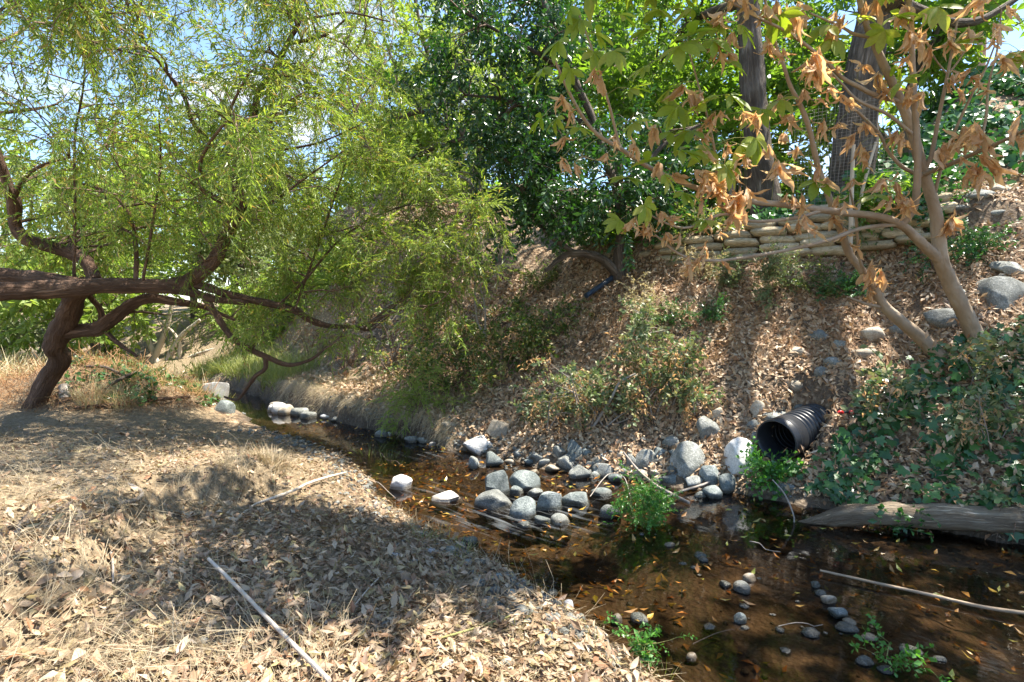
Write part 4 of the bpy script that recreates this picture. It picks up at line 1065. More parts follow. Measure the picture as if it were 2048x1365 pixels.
    browns = [(1348 + a / 2.926, b / 2.926, s) for a, b, s in z3]
    browns += [(1193, 165, 50), (1125, 205, 45), (1140, 230, 40), (1130, 290, 45), (1125, 330, 45), (1148, 340, 35), (1270, 300, 40), (1310, 265, 46), (1318, 340, 46), (1345, 360, 40), (1190, 150, 40), (1270, 450, 45), (1300, 460, 40), (1320, 440, 45), (1330, 480, 40), (1410, 527, 55), (1412, 505, 40), (1690, 470, 42), (1700, 500, 40), (1750, 555, 55), (1745, 540, 50), (1765, 570, 45), (1738, 590, 40), (1615, 470, 45), (1600, 455, 40), (1465, 440, 45), (1870, 735, 45), (1888, 720, 45), (1905, 450, 45), (1575, 400, 40)]
    gm = [palmate(i, rs) for i in range(7)]; bm = [palmate(i, rs, True) for i in range(9)]
    base = np.array(root.location)
    mb = MB()
    def place(px, py, size, mesh, brown):
        k = int(np.argmin((nx_ - px) ** 2 + (ny_ - py) ** 2 + rs.uniform(0, 200, len(nx_))))
        A = nodes[k, :3]; d = A[1] - rs.uniform(0.02, .2)
        P = at(px, py - (size * .35 if brown else 0), d)
        L = np.linalg.norm(P - A)
        if L > .6: A = P + (A - P) * .6 / L
        mid = (A + P) / 2 + np.array([0, 0, .03])
        tube(mb, spline(np.array([[*A, .0022], [*mid, .002], [*P, .0018]]), .06), 4, 0, 1, False)
        s = size / FPX * d * (1.0 if brown else .95)
        away = P - A; away = away / max(np.linalg.norm(away), 1e-6)
        if brown: Y = np.array([rs.normal(0, .35), rs.normal(0, .35), -1.0])
        else: Y = away * .6 + np.array([rs.normal(0, .5), rs.normal(0, .4), rs.normal(-.35, .3)])
        Y = Y / np.linalg.norm(Y)
        up = np.array([rs.normal(0, .35), -0.35 + rs.normal(0, .35), 1.0]) if not brown else rs.normal(0, 1, 3)
        X = np.cross(Y, up); X /= np.linalg.norm(X); Z = np.cross(X, Y)
        M = Matrix(((X[0], Y[0], Z[0]), (X[1], Y[1], Z[1]), (X[2], Y[2], Z[2])))
        o = obj('leaf', mesh, root, P - base)
        o.rotation_mode = 'QUATERNION'; o.rotation_quaternion = M.to_quaternion(); o.scale = (s, s, s)
    for g in greens: place(*g, gm[rs.integers(7)], False)
    for q in browns:
        place(*q, bm[rs.integers(9)], True)
        if q[2] > 50: place(q[0] + rs.normal(0, 10), q[1] + rs.normal(0, 10), q[2] * .85, bm[rs.integers(9)], True)
    # leaves among the branches that leave the picture at its top
    up_n = nodes[(ny_ < 30) & (nx_ > 1450)]
    for i in range(40):
        A = up_n[rs.integers(len(up_n)), :3] + rs.normal(0, .25, 3)
        px, py, _ = proj(A); place(px, py, rs.uniform(45, 65), (gm[rs.integers(7)] if i % 3 else bm[rs.integers(9)]), i % 3 == 0)
    tips = nodes[(ny_ > 20) & (ny_ < 560) & (nx_ > 1180) & (nodes[:, 3] < .016)]
    for i in range(46):
        A = tips[rs.integers(len(tips)), :3] + rs.normal(0, .05, 3); px, py, _ = proj(A); place(px + rs.normal(0, 14), py + rs.uniform(5, 30), rs.uniform(26, 42), bm[rs.integers(9)], True)
    st = obj('leaf_stalks', mb.data('leaf_stalks', 'green_stem', base), root); tag(st, kind='stuff')
    # unseen crown mass added above the frame, placed to shade the near bank
    T = ell_pts((0.75, 4.35, 5.9), (1.45, 1.3, .7), 74, rs, .1)
    prim = grow(nodes[nodes[:, 2] > 4.0], T, .015, .005, rs=rs)
    add_twigs(root, prim, 'smooth_bark')
    big = [spray(10, leaf_curl(.4, .05, .2, 0, 2), .42, .3, np.random.default_rng(i + 900), .9) for i in range(3)]
    add_crown(root, sprays_on(prim, 9, .45, big, rs, .3, .3), 'buckeye_green')
build_buckeye()
# ------------------------------------------------------------------ stones
def ico(sub):
    import bmesh
    bm = bmesh.new(); bmesh.ops.create_icosphere(bm, subdivisions=sub, radius=1.0)
    V = np.array([v.co[:] for v in bm.verts]); F = np.array([[v.index for v in f.verts] for f in bm.faces]); bm.free()
    return V, F
ICO = {1: ico(1), 2: ico(2), 3: ico(3), 4: ico(4)}

def rock_shape(seed, sub=3, cuts=9, sharp=0.75, rough=0.05):
    rs = np.random.default_rng(seed)
    V, F = ICO[sub]; V = V.copy()
    for _ in range(cuts):
        n = nrm(rs.normal(0, 1, 3)); dd = rs.uniform(sharp - .17, sharp + .15)
        ex = np.maximum(0, V @ n - dd)
        V = V - ex[:, None] * n * 0.93
    V = V * (1 + rough * 1.2 * fbm(V[:, 0] * 1.4 + seed, V[:, 1] * 1.4, V[:, 2] * 1.4, oct=2, seed=seed % 97)[:, None] + rough * .5 * fbm(V[:, 0] * 6, V[:, 1] * 6, V[:, 2] * 6, oct=3, seed=seed % 89)[:, None])
    if sub >= 3:
        E_ = np.unique(np.sort(np.concatenate([F[:, [0, 1]], F[:, [1, 2]], F[:, [2, 0]]]), 1), axis=0)
        for _ in range(1):
            S_ = np.zeros_like(V); c_ = np.zeros(len(V))
            for a_, b_ in ((0, 1), (1, 0)):
                np.add.at(S_, E_[:, a_], V[E_[:, b_]]); np.add.at(c_, E_[:, a_], 1)
            V = V * .5 + .5 * S_ / c_[:, None]
        V = V * (1 + rough * .35 * fbm(V[:, 0] * 9, V[:, 1] * 9, V[:, 2] * 9, oct=2, seed=seed % 83)[:, None])
    V = V - (V.max(0) + V.min(0)) / 2
    return V / (np.abs(V).max(0)), F

def stone(px, py, w, h, mat, label, group=None, seed=0, cuts=9, sharp=.75, sub=3, tilt=0.0, dep=.85, name='stone', cat='stone'):
    rs = np.random.default_rng(seed + 1000)
    b = hit(px, py + h * .42)
    if w < 49 and py > 1050 and -.5 < H(b[0], b[1]) < -.06: b = hit(px, py + h * .42, False)
    d = b[1] + .32 * w / FPX * b[1]
    c = at(px, py, d)
    W = w / FPX * d / 2; Hh = h / FPX * d / 2 * 1.08
    V, F = rock_shape(seed, sub, cuts, sharp)
    a = rs.uniform(0, 6.28); ca, sa = math.cos(a), math.sin(a)
    V = V @ np.array([[ca, sa, 0], [-sa, ca, 0], [0, 0, 1]])
    V = V / np.abs(V).max(0)
    V = V * np.array([W, W * dep, Hh])
    V[:, 2] = np.where(V[:, 2] < 0, V[:, 2] * 1.25, V[:, 2])
    ct, st = math.cos(tilt), math.sin(tilt)
    V = V @ np.array([[ct, 0, st], [0, 1, 0], [-st, 0, ct]])
    zb = V[:, 2].min()
    gz = min(float(H(c[0], c[1])), c[2])
    # bed the stone into the ground
    if c[2] + zb > gz - .02:
        k = (c[2] - gz + .04) / max(-zb, 1e-3); lowf = np.clip(-V[:, 2] / max(-zb, 1e-3), 0, 1)
        V[:, :2] *= (1 + min(k - 1, 2.0) * .2 * np.sin(lowf * math.pi * .8))[:, None]
        V[:, 2] = np.where(V[:, 2] < 0, V[:, 2] * k, V[:, 2])
    o = obj(name, mesh_data(name, V, F, mat, True), None, c)
    o.data.polygons.foreach_set('use_smooth', np.full(len(o.data.polygons), True))
    tag(o, label, cat, group)
    return o

DAM = 'stones of the little dam across the stream'; EDGE = 'stones lining the foot of the steep bank'; SLOPE = 'stones half buried in the leafy slope'
BIG = [
    (990, 970, 56, 56, 'blue_rock', 'upright blue grey boulder with a sunlit patch, left stone of the touching midstream pair', DAM, 5, .70),
    (1047, 963, 68, 44, 'blue_rock', 'broad rounded blue grey boulder, right stone of the touching midstream pair', DAM, 6, .78),
    (986, 1003, 80, 40, 'grey_rock', 'long mottled grey slab sloping into the rapids below the midstream boulders', DAM, 8, .7),
    (1046, 1019, 52, 44, 'blue_rock', 'dark wet rounded stone beside the tiny rapids', DAM, 5, .82),
    (1096, 1003, 54, 42, 'blue_rock', 'squarish grey stone with a peaked top between the dark wet stone and the flat one', DAM, 11, .65),
    (1151, 1000, 60, 30, 'blue_rock', 'flat topped grey stone at the downstream end of the little dam', DAM, 10, .66),
    (803, 968, 46, 30, 'pale_rock', 'bright white sunlit stone in the shallow water by the straw bank', None, 7, .75),
    (893, 994, 58, 22, 'pale_rock', 'low elongated white stone sunk in the shallow stream', None, 7, .75),
    (1377, 920, 74, 72, 'grey_rock', 'big smooth rounded grey boulder at the foot of the slope', EDGE, 4, .85),
    (1485, 916, 76, 74, 'pale_rock', 'big whitish boulder in sun beside the black drain pipe', EDGE, 8, .78),
    (1151, 902, 34, 46, 'blue_rock', 'upright blocky grey stone standing at the back of the stone row', EDGE, 9, .7),
    (1136, 926, 42, 36, 'grey_rock', 'rounded olive grey stone in front of the upright blocky one', EDGE, 6, .8),
    (1210, 941, 56, 32, 'grey_rock', 'speckled pale grey stone touching the still water behind the dam', EDGE, 8, .78),
    (1160, 946, 46, 28, 'grey_rock', 'rounded grey stone with a lit right edge at the waterline', EDGE, 6, .8),
    (1288, 918, 50, 40, 'grey_rock', 'wedge shaped brownish grey stone amid dry leaves at the slope foot', EDGE, 9, .66),
    (1316, 908, 38, 26, 'blue_rock', 'tilted flat blue grey stone leaning against the leaf covered slope', EDGE, 10, .66),
    (1410, 860, 56, 52, 'grey_rock', 'angular grey block with a white lit end above the big rounded boulder', EDGE, 12, .62),
    (1420, 953, 44, 44, 'blue_rock', 'blue grey boulder below the big whitish one', EDGE, 8, .74),
    (1456, 970, 40, 42, 'blue_rock', 'blue grey boulder with a split face at the right end of the stone row', EDGE, 9, .7),
    (1424, 986, 40, 26, 'blue_rock', 'low greenish grey stone sitting in water under the blue grey boulders', EDGE, 7, .75),
    (1388, 966, 36, 30, 'grey_rock', 'squat grey green stone under the big smooth boulder', EDGE, 8, .72),
    (962, 890, 74, 34, 'pale_rock', 'long pale sunlit stone lying among fallen leaves', EDGE, 7, .75),
    (997, 860, 48, 38, 'tan_rock', 'pale pitted slab leaning above the long pale stone', EDGE, 11, .62),
    (2006, 594, 100, 74, 'grey_rock', 'large squarish grey boulder with a bluish flat top high on the slope', SLOPE, 9, .7),
    (1897, 637, 92, 46, 'grey_rock', 'broad grey boulder behind the tan trunk', SLOPE, 9, .72),
    (2016, 540, 74, 30, 'grey_rock', 'flat grey stone uphill from the large squarish boulder', SLOPE, 8, .7),
    (448, 815, 42, 28, 'blue_rock', 'dark wet boulder at the end of the sunlit upstream pool', None, 9, .7),
    (430, 783, 54, 40, 'pale_rock', 'blinding white boulder beside the upstream water', None, 9, .68),
]
for k, (px, py, w, h, m, lb, g, cu, sh) in enumerate(BIG):
    stone(px, py, w, h, m, lb, g, seed=40 + k * 3, cuts=cu + 6, sharp=sh - .09, sub=4 if w > 40 else 3, tilt=rng.normal(0, .12), name='boulder' if w > 60 else 'stone')
SHORT = ['upright midstream boulder', 'broad midstream boulder', 'long mottled slab', 'dark wet rounded stone', 'peaked grey stone', 'flat topped stone', 'bright white stone', 'low white stone', 'big smooth boulder', 'big whitish boulder', 'upright blocky stone', 'olive grey stone', 'speckled pale stone', 'stone with the lit edge', 'wedge shaped stone', 'tilted flat stone', 'angular grey block', 'blue grey boulder', 'split faced boulder', 'low greenish stone', 'squat green stone', 'long pale stone', 'pale pitted slab', 'large squarish boulder', 'broad boulder behind the trunk', 'flat uphill stone', 'dark upstream boulder', 'white upstream boulder']
LM = [(q[0], q[1], n) for q, n in zip(BIG, SHORT)] + [(1860, 1200, 'long floating branch'), (1790, 1330, 'seedling on the gravel bar'), (1600, 1150, 'tip of the floating branch'), (1290, 1030, 'watercress'), (1470, 1190, 'gravel bar end'), (1670, 1230, 'gravel bar ridge'), (1199, 1275, 'tan cobble'), (560, 1290, 'long pale cane'), (940, 1270, 'greenish stalk'), (900, 1095, 'wispy bank tufts'), (1000, 1170, 'pebbly water edge'), (735, 1195, 'thin pale stalk'), (1560, 870, 'drain pipe'), (1830, 650, 'leaning tan trunk'), (1900, 420, 'end of the sandbag wall'), (1700, 720, 'leaning trunk foot'), (600, 830, 'far crumbling bank'), (760, 870, 'undercut bank'), (860, 885, 'leafy bank corner')]
TONE = {'grey_rock': 'grey', 'blue_rock': 'blue grey', 'tan_rock': 'brownish', 'pale_rock': 'whitish'}
def describe(px, py, w, h, mat, noun, state):
    d = sorted(((px - a) ** 2 + (py - b) ** 2, n) for a, b, n in LM)[0][1]
    shape = 'flat' if h < .48 * w else ('tall' if h > .95 * w else 'lumpy')
    size = 'tiny' if w < 24 else ('small' if w < 36 else 'fist sized' if w < 46 else 'larger')
    lb = f'{size} {shape} {TONE[mat]} {noun} {state} the {d}'
    return lb, lb + ' (set)'
MIDS = [(950, 926, 27, 27), (988, 920, 40, 30), (1120, 906, 30, 28), (1105, 938, 36, 15), (1205, 915, 42, 22), (1230, 956, 30, 18), (1265, 925, 24, 30), (1285, 947, 40, 18), (1345, 940, 40, 20), (1342, 958, 42, 17), (1345, 886, 42, 26), (1435, 830, 26, 30), (1075, 915, 30, 18), (1060, 925, 26, 14), (1090, 925, 26, 16), (1020, 925, 24, 12), (1180, 930, 24, 16), (1190, 950, 26, 14), (1250, 945, 26, 16), (1310, 945, 26, 14), (1365, 945, 24, 18), (1400, 990, 26, 14), (1298, 933, 20, 9), (1240, 912, 22, 16), (1040, 905, 30, 14), (1175, 905, 24, 18), (1320, 965, 22, 10), (1070, 945, 22, 10)]
for k, (px, py, w, h) in enumerate(MIDS):
    m = ('grey_rock', 'blue_rock', 'grey_rock', 'tan_rock')[k % 4]
    stone(px, py, w, h, m, *describe(px, py, w, h, m, 'stone', 'wedged beside'), seed=300 + k, cuts=14, sharp=.60)
for k, (px, py, w, h) in enumerate([(1203, 985, 44, 17), (1219, 1024, 42, 26), (1033, 981, 27, 16), (1071, 986, 34, 18), (1085, 1040, 34, 16), (1120, 1040, 40, 20), (940, 1082, 34, 14), (920, 1090, 24, 10), (1050, 1050, 34, 14)]):
    m = ('blue_rock', 'grey_rock')[k % 2]
    stone(px, py, w, h, m, *describe(px, py, w, h, m, 'wet stone', 'in the stream by'), seed=340 + k, cuts=9, sharp=.75)
for k, (px, py, w, h) in enumerate([(1638, 673, 48, 26), (1744, 672, 50, 34), (1666, 728, 36, 26), (1642, 746, 30, 24), (1596, 704, 40, 20), (1922, 588, 28, 22), (1799, 660, 50, 24), (1587, 771, 34, 24), (1590, 813, 38, 18), (1550, 834, 54, 24), (1515, 820, 32, 38), (1509, 851, 38, 22), (1515, 878, 28, 28), (1724, 707, 60, 22), (1590, 880, 16, 16), (1570, 975, 44, 24), (1530, 960, 26, 14), (1960, 390, 60, 22), (1920, 420, 60, 20), (2000, 380, 50, 18), (1990, 430, 50, 18), (1680, 690, 30, 18), (900, 850, 44, 16), (920, 870, 34, 14), (850, 880, 34, 12)]):
    m = ('grey_rock', 'tan_rock', 'grey_rock')[k % 3]
    stone(px, py, w, h, m, *describe(px, py, w, h, m, 'stone', 'half buried in leaves near'), seed=380 + k, cuts=10, sharp=.7)
for k, (px, py, w, h) in enumerate([(1485, 1176, 36, 22), (1498, 1156, 26, 18), (1450, 1169, 26, 12), (1601, 1143, 24, 24), (1656, 1200, 34, 22), (1676, 1228, 34, 26), (1692, 1256, 48, 20), (1738, 1276, 34, 16), (1936, 1335, 34, 24), (1813, 1197, 20, 12), (1997, 1313, 38, 10), (1481, 1238, 28, 24), (1731, 1324, 40, 22), (1382, 1313, 24, 14), (1727, 1178, 20, 8), (1822, 1303, 44, 18), (1234, 1238, 22, 18), (1278, 1236, 34, 16), (1550, 1100, 22, 10), (1580, 1120, 22, 12), (1630, 1170, 24, 14), (1640, 1185, 22, 12), (1700, 1245, 26, 14), (1770, 1340, 30, 16), (1880, 1320, 30, 14), (1340, 1090, 22, 10), (1400, 1110, 24, 10), (1965, 1240, 24, 10)]):
    m = ('grey_rock', 'tan_rock', 'blue_rock')[k % 3]
    stone(px, py, w, h, m, *describe(px, py, w, h, m, 'wet pebble', 'in shallow water near'), seed=430 + k, cuts=8, sharp=.72, dep=rng.uniform(.6, 1.2))
for k, (px, py, w, h, m) in enumerate([(1199, 1275, 40, 22, 'tan_rock'), (1097, 1271, 32, 22, 'blue_rock'), (1138, 1214, 22, 26, 'pale_rock'), (1083, 1197, 32, 14, 'blue_rock'), (998, 1155, 18, 16, 'blue_rock'), (899, 1101, 26, 15, 'grey_rock'), (776, 1254, 34, 20, 'grey_rock'), (892, 1334, 36, 22, 'pale_rock'), (1015, 1331, 30, 22, 'grey_rock'), (871, 1272, 22, 15, 'blue_rock'), (827, 1125, 18, 13, 'grey_rock'), (790, 1110, 20, 12, 'pale_rock'), (946, 1148, 22, 12, 'blue_rock'), (960, 1165, 24, 14, 'blue_rock'), (985, 1180, 22, 12, 'grey_rock'), (1020, 1185, 22, 14, 'blue_rock'), (1040, 1175, 20, 12, 'blue_rock'), (975, 1200, 20, 12, 'grey_rock'), (1055, 1215, 24, 14, 'blue_rock'), (935, 1125, 20, 12, 'grey_rock'), (1110, 1235, 26, 14, 'blue_rock'), (860, 1100, 22, 10, 'pale_rock'), (750, 1030, 22, 12, 'grey_rock'), (720, 1020, 20, 10, 'grey_rock'), (875, 1300, 22, 12, 'pale_rock'), (1105, 1185, 22, 10, 'grey_rock'), (1000, 1210, 22, 10, 'blue_rock'), (920, 1180, 20, 10, 'grey_rock'), (410, 1280, 24, 12, 'grey_rock')]):
    stone(px, py, w, h, m, *(('rounded tan cobble at the water edge of the straw bank', None) if k == 0 else describe(px, py, w, h, m, 'pebble', 'in the litter near')), seed=480 + k, cuts=7, sharp=.76, dep=1.0)
for k in range(20):
    px = 545 + rng.uniform(0, 1) ** 1.3 * 320; py = np.interp(px, [545, 660, 760, 870], [816, 838, 866, 888]) - abs(rng.normal(0, 5)) + 3
    ws = rng.uniform(10, 36)
    m = ('grey_rock', 'pale_rock', 'tan_rock')[k % 3]; hs = ws * rng.uniform(.4, .75)
    stone(px, py, ws, hs, m, *describe(px, py, ws, hs, m, 'stone', 'at the foot of'), seed=530 + k, cuts=8, sharp=.72)

# ------------------------------------------------------------------ sandbag wall
def pillow(seed):
    rs = np.random.default_rng(seed)
    n, m = 14, 10
    V = []
    for i in range(n + 1):
        u = -math.pi / 2 + math.pi * i / n
        for j in range(m):
            v = 2 * math.pi * j / m
            cu, su = math.cos(u), math.sin(u); cv, sv = math.cos(v), math.sin(v)
            e = lambda x, p: math.copysign(abs(x) ** p, x)
            V.append([e(su, .36), e(cu, .42) * e(cv, .6), e(cu, .42) * e(sv, .6)])
    V = np.array(V); V = V + .13 * np.stack([fbm(V[:, 0] * 2 + seed, V[:, 1] * 2, V[:, 2] * 2, oct=3, seed=seed + q) for q in range(3)], -1)
    F = [[i * m + j, i * m + (j + 1) % m, (i + 1) * m + (j + 1) % m, (i + 1) * m + j] for i in range(n) for j in range(m)]
    return mesh_data('sandbag', V, F, 'sandbag_cloth', True)
def build_wall():
    pm = [pillow(s) for s in (1, 2, 3, 4, 5)]
    s0 = 2.93
    def P(t, s):
        n = np.interp(t, R_T, R_N) + s
        return np.array([t * TT[0] + n * NN[0], t * TT[1] + n * NN[1]])
    b = P(2.6, s0); z0 = 2.58
    root = empty('sandbag_wall', (b[0], b[1], z0)); tag(root, 'low retaining wall of stacked weathered tan sandbags across the slope', 'wall')
    hgt = .118
    rs = np.random.default_rng(3)
    for row in range(7):
        t = 5.0 + (row % 2) * .22
        while t > 0.95:
            L = rs.uniform(.40, .56)
            need = np.interp(t, [0.3, 1.0, 2.4, 3.4, 4.0, 5.2], [6.2, 5.6, 5.2, 4.0, 3.2, 2.4])
            zb = np.interp(t, [0.3, 1.5, 3.4, 4.4, 5.2], [2.86, 2.70, 2.56, 2.50, 2.44])
            if row < need:
                s = s0 + row * .035 + (.0 if t < 4.5 else (t - 4.5) * 1.0)
                c = P(t - L / 2, s); c2 = P(t - L / 2 - .1, s)
                o = obj('sandbag', pm[rs.integers(5)], root, (c[0] - b[0], c[1] - b[1], zb + (row + .5) * hgt - z0))
                dx = c2 - c
                o.rotation_euler = (rs.normal(0, .10), rs.normal(0, .045), math.atan2(dx[1], dx[0]) + rs.normal(0, .09))
                o.scale = (L / 2 * rs.uniform(.97, 1.08), rs.uniform(.14, .19), hgt / 2 * rs.uniform(1.05, 1.3))
            t -= L
build_wall()

# ------------------------------------------------------------------ pipes, log, posts and wire
def build_pipe():
    m = PIPE; ax = PIPE_AX; Rr = PIPE_R
    root = empty('drain_pipe', m - np.array([0, 0, Rr])); base = np.array(root.location)
    tag(root, 'black corrugated plastic drain pipe poking out of the leafy bank', 'pipe')
    def lathe(prof, nm, seg=40):
        P = np.array(prof); N1 = nrm(np.cross(ax, [0, 0, 1.0])); B1 = np.cross(ax, N1)
        a = np.linspace(0, 2 * math.pi, seg, endpoint=False)
        V = m + P[:, None, 0, None] * ax + P[:, None, 1, None] * (np.cos(a)[None, :, None] * N1 + np.sin(a)[None, :, None] * B1)
        k = len(P); i = np.arange(k - 1)[:, None] * seg; j = np.arange(seg)[None, :]; j2 = (j + 1) % seg
        F = np.stack([i + j, i + j2, i + seg + j2, i + seg + j], -1).reshape(-1, 4)
        return obj(nm, mesh_data(nm, V.reshape(-1, 3) - base, F, 'black_plastic', True), root)
    pr = [(1.0, Rr * .86), (.30, Rr * .86), (.06, Rr * .87), (.05, Rr * .91), (0.0, Rr * .92), (-.004, Rr * .95), (0, Rr), (.012, Rr * 1.01), (.02, Rr * .985)]
    for q in range(5): x = .03 + q * .016; pr += [(x, Rr * .985), (x + .004, Rr), (x + .010, Rr), (x + .014, Rr * .985)]
    pr += [(.13, Rr * .99), (.26, Rr * .985), (.265, Rr * .9)]
    lathe(pr, 'sleeve')
    pr = [(.262, Rr * .8)]
    for q in range(9):
        x = .275 + q * .075
        pr += [(x, Rr * .82), (x + .008, Rr * .93), (x + .018, Rr * .97), (x + .038, Rr * .97), (x + .048, Rr * .93), (x + .056, Rr * .82)]
    lathe(pr, 'ribbed_body')
build_pipe()

def stick(name, pts, mat, label, cat='stick', group=None, lift=0.012, seg=7, step=.04, water=True, rough=.12, depth=None):
    """stick lying where its pixels meet the ground: (px, py, half width px)"""
    P = []
    for q in pts:
        h = hit(q[0], q[1], water)
        P.append([h[0], h[1], h[2] + lift + (q[3] if len(q) > 3 else 0), q[2] / FPX * h[1]])
    P = np.array(P); b = P[0, :3].copy()
    mb = MB(); tube(mb, spline(P, step), seg, rough, int(abs(pts[0][0])) % 50)
    o = obj(name, mb.data(name, mat, b), None, b); tag(o, label, cat, group); return o

def stick_d(name, pts, mat, label, cat, group=None, seg=8, step=.05, rough=.1, ridge=0, parts=()):
    P = pxp(pts); b = P[0, :3].copy()
    mb = MB(); tube(mb, spline(P, step), seg, rough, 7, True, ridge)
    o = obj(name, mb.data(name, mat, b), None, b); tag(o, label, cat, group); return o

stick_d('irrigation_pipe', [(1172, 592, 8.75, 5.5), (1200, 573, 8.95, 5.5), (1232, 552, 9.2, 5.5), (1262, 541, 9.45, 5), (1285, 533, 9.7, 5)], 'blue_black_plastic', 'thin dark plastic pipe lying on the slope behind the evergreen foot', 'pipe', rough=0)

def build_log():
    root = empty('fallen_log', hit(1600, 1055)); base = np.array(root.location)
    tag(root, 'weathered grey brown log lying along the water under the ivy', 'log')
    P = pxp([(1590, 1048, 5.02, 3), (1625, 1044, 4.98, 9), (1665, 1036, 4.93, 16), (1710, 1030, 4.88, 20), (1780, 1029, 4.8, 22), (1880, 1033, 4.72, 24), (1980, 1038, 4.62, 26), (2060, 1041, 4.54, 27), (2200, 1052, 4.4, 28), (2500, 1075, 4.1, 30)])
    mb = MB(); tube(mb, spline(P, .03), 22, .12, 11, True, .07)
    obj('trunk', mb.data('trunk', 'log_wood', base), root)
    rs = np.random.default_rng(4); mb = MB()
    for k in range(46):
        a = at(rs.uniform(1660, 1790), 1052 + rs.normal(0, 3), rs.uniform(4.85, 5.0))
        q = a + np.array([rs.normal(-.03, .10), rs.normal(-.02, .05), rs.uniform(-.14, -.03)])
        tube(mb, spline(np.array([[*a, .005], [*((a + q) / 2 + rs.normal(0, .03, 3)), .004], [*q, .0015]]), .04), 4, 0, k, False)
    o = obj('roots', mb.data('roots', 'twig_bark', base), root); tag(o, kind='stuff')
build_log()

def build_mesh_fence():
    p0, p1 = at(1590, 480, 8.45), at(1790, 470, 7.9)
    z0 = H(p0[0], p0[1]); root = empty('wire_mesh_fence', (p0[0], p0[1], z0)); base = np.array(root.location)
    tag(root, 'square wire mesh screen standing in front of the thick dark trunk', 'fence')
    W = np.linalg.norm((p1 - p0)[:2]); u = nrm((p1 - p0)[:2]); hh = 1.75
    mb = MB(); rs = np.random.default_rng(2)
    def pt(a, z): return np.array([p0[0] + u[0] * a + .05 * math.sin(a * 3 + z) * u[1], p0[1] + u[1] * a + .05 * math.sin(a * 3 + z), z0 - .1 + z])
    gap = .047
    for i in range(int(W / gap)):
        top = hh * (1.0 if i < W / gap * .75 else .75) - .25 * max(0, 1 - i / 6)
        tube(mb, np.array([[*pt(i * gap, z), .0019] for z in np.linspace(0, top, 6)]), 3, 0, 0, False)
    for j in range(int(hh / gap)):
        tube(mb, np.array([[*pt(a, j * gap + .02), .0019] for a in np.linspace(0, W * (1 if j * gap < hh * .75 else .75), 10)]), 3, 0, 0, False)
    o = obj('wire_mesh', mb.data('wire_mesh', 'wire', base, bark=False), root); tag(o, kind='stuff')
build_mesh_fence()

def post(px, py0, py1, d, w, mat, label, name='fence_post', cat='post', group=None, lean=0):
    a = at(px, py0, d); b = at(px + lean, py1, d); hw = w / FPX * d
    a[2] = min(a[2], H(a[0], a[1]) - .1)
    V = []
    for P, s in ((a, 1), ((a + b) / 2, .97), (b, .95), (b + np.array([0, 0, hw * .35]), .6)):
        for x, y in ((-1, -1), (1, -1), (1, 1), (-1, 1)): V.append(P + np.array([x * hw * s, y * hw * s, 0]))
    V = np.array(V) + rng.normal(0, hw * .05, (16, 3))
    F = [[i * 4 + j, i * 4 + (j + 1) % 4, i * 4 + 4 + (j + 1) % 4, i * 4 + 4 + j] for i in range(3) for j in range(4)] + [[12, 13, 14, 15]]
    o = obj(name, mesh_data(name, V - a, F, mat), None, a); tag(o, label, cat, group)
post(1820, 480, 212, 9.2, 9, 'post_wood', 'square weathered fence post before the ivy hill')
post(1462, 470, 325, 9.6, 6, 'post_wood', 'dark slim wooden stake left of the upright furrowed trunk')
post(1312, 490, 395, 9.7, 6, 'post_wood', 'short dark stake at the low end of the sandbag wall')
stick_d('pole', [(1700, 510, 7.4, 4.5), (1702, 440, 7.4, 4.3), (1704, 360, 7.4, 4), (1707, 290, 7.4, 3.4)], 'pale_wood', 'straight pale bare pole standing in front of the wire mesh', 'pole', rough=.03)
stick_d('pole', [(1702, 470, 7.5, 3.6), (1715, 425, 7.5, 3.4), (1730, 360, 7.5, 3), (1752, 285, 7.5, 2.6)], 'pale_wood', 'thin pale pole slanting right beside the straight pale one', 'pole', rough=.03)
def build_utility():
    x, y = 17.0, 20.6; z = float(H(x, y)); P = at(1963, 100, y)
    mb = MB(); tube(mb, np.array([[P[0], y, z - .5, .15], [P[0], y, z + 5, .135], [P[0] + .02, y, z + 11, .12]]), 14, .02, 1)
    root = obj('utility_pole', mb.data('utility_pole', 'pole_wood', (P[0], y, z)), None, (P[0], y, z)); tag(root, 'reddish brown wooden utility pole rising behind the ivy hill', 'pole')
build_utility()
# picket glimpsed through the leaves
def build_picket():
    p0, p1 = at(1400, 330, 14.5), at(1480, 325, 13.6); z0 = min(float(H(p0[0], p0[1])), float(H(p1[0], p1[1])))
    root = empty('picket_fence', (p0[0], p0[1], z0)); base = np.array(root.location); tag(root, 'grey picket fence glimpsed through leaves beyond the sandbag wall', 'fence')
    u = nrm(p1 - p0); u[2] = 0; u = nrm(u)
    bm_ = np.array([[x, y, z] for z in (0, 1.55) for x, y in ((-.045, -.01), (.045, -.01), (.045, .01), (-.045, .01))] + [[0, -.01, 1.63], [0, .01, 1.63]])
    F4 = [[0, 1, 5, 4], [2, 3, 7, 6], [1, 2, 6, 5], [3, 0, 4, 7]]; F3 = [[4, 5, 8], [6, 7, 9]]
    me = mesh_data('picket', bm_, [np.array(F3), np.array(F4 + [[5, 6, 9, 8], [7, 4, 8, 9]])], 'post_wood')
    for i in range(14):
        q = p0 + u * i * .14; o = obj('picket', me, root, (q[0] - base[0], q[1] - base[1], -.05)); o.rotation_euler = (0, 0, math.atan2(u[1], u[0]))
    for zz in (.45, 1.2):
        a = np.array([0, 0, zz]); b = u * 14 * .14 + a; mb = MB(); tube(mb, np.array([[*a, .025], [*((a + b) / 2), .025], [*b, .025]]) + np.array([-.03 * u[1], .03, 0, 0]), 4, 0, 1); obj('rail', mb.data('rail', 'post_wood', (0, 0, 0), False, False), root)
build_picket()

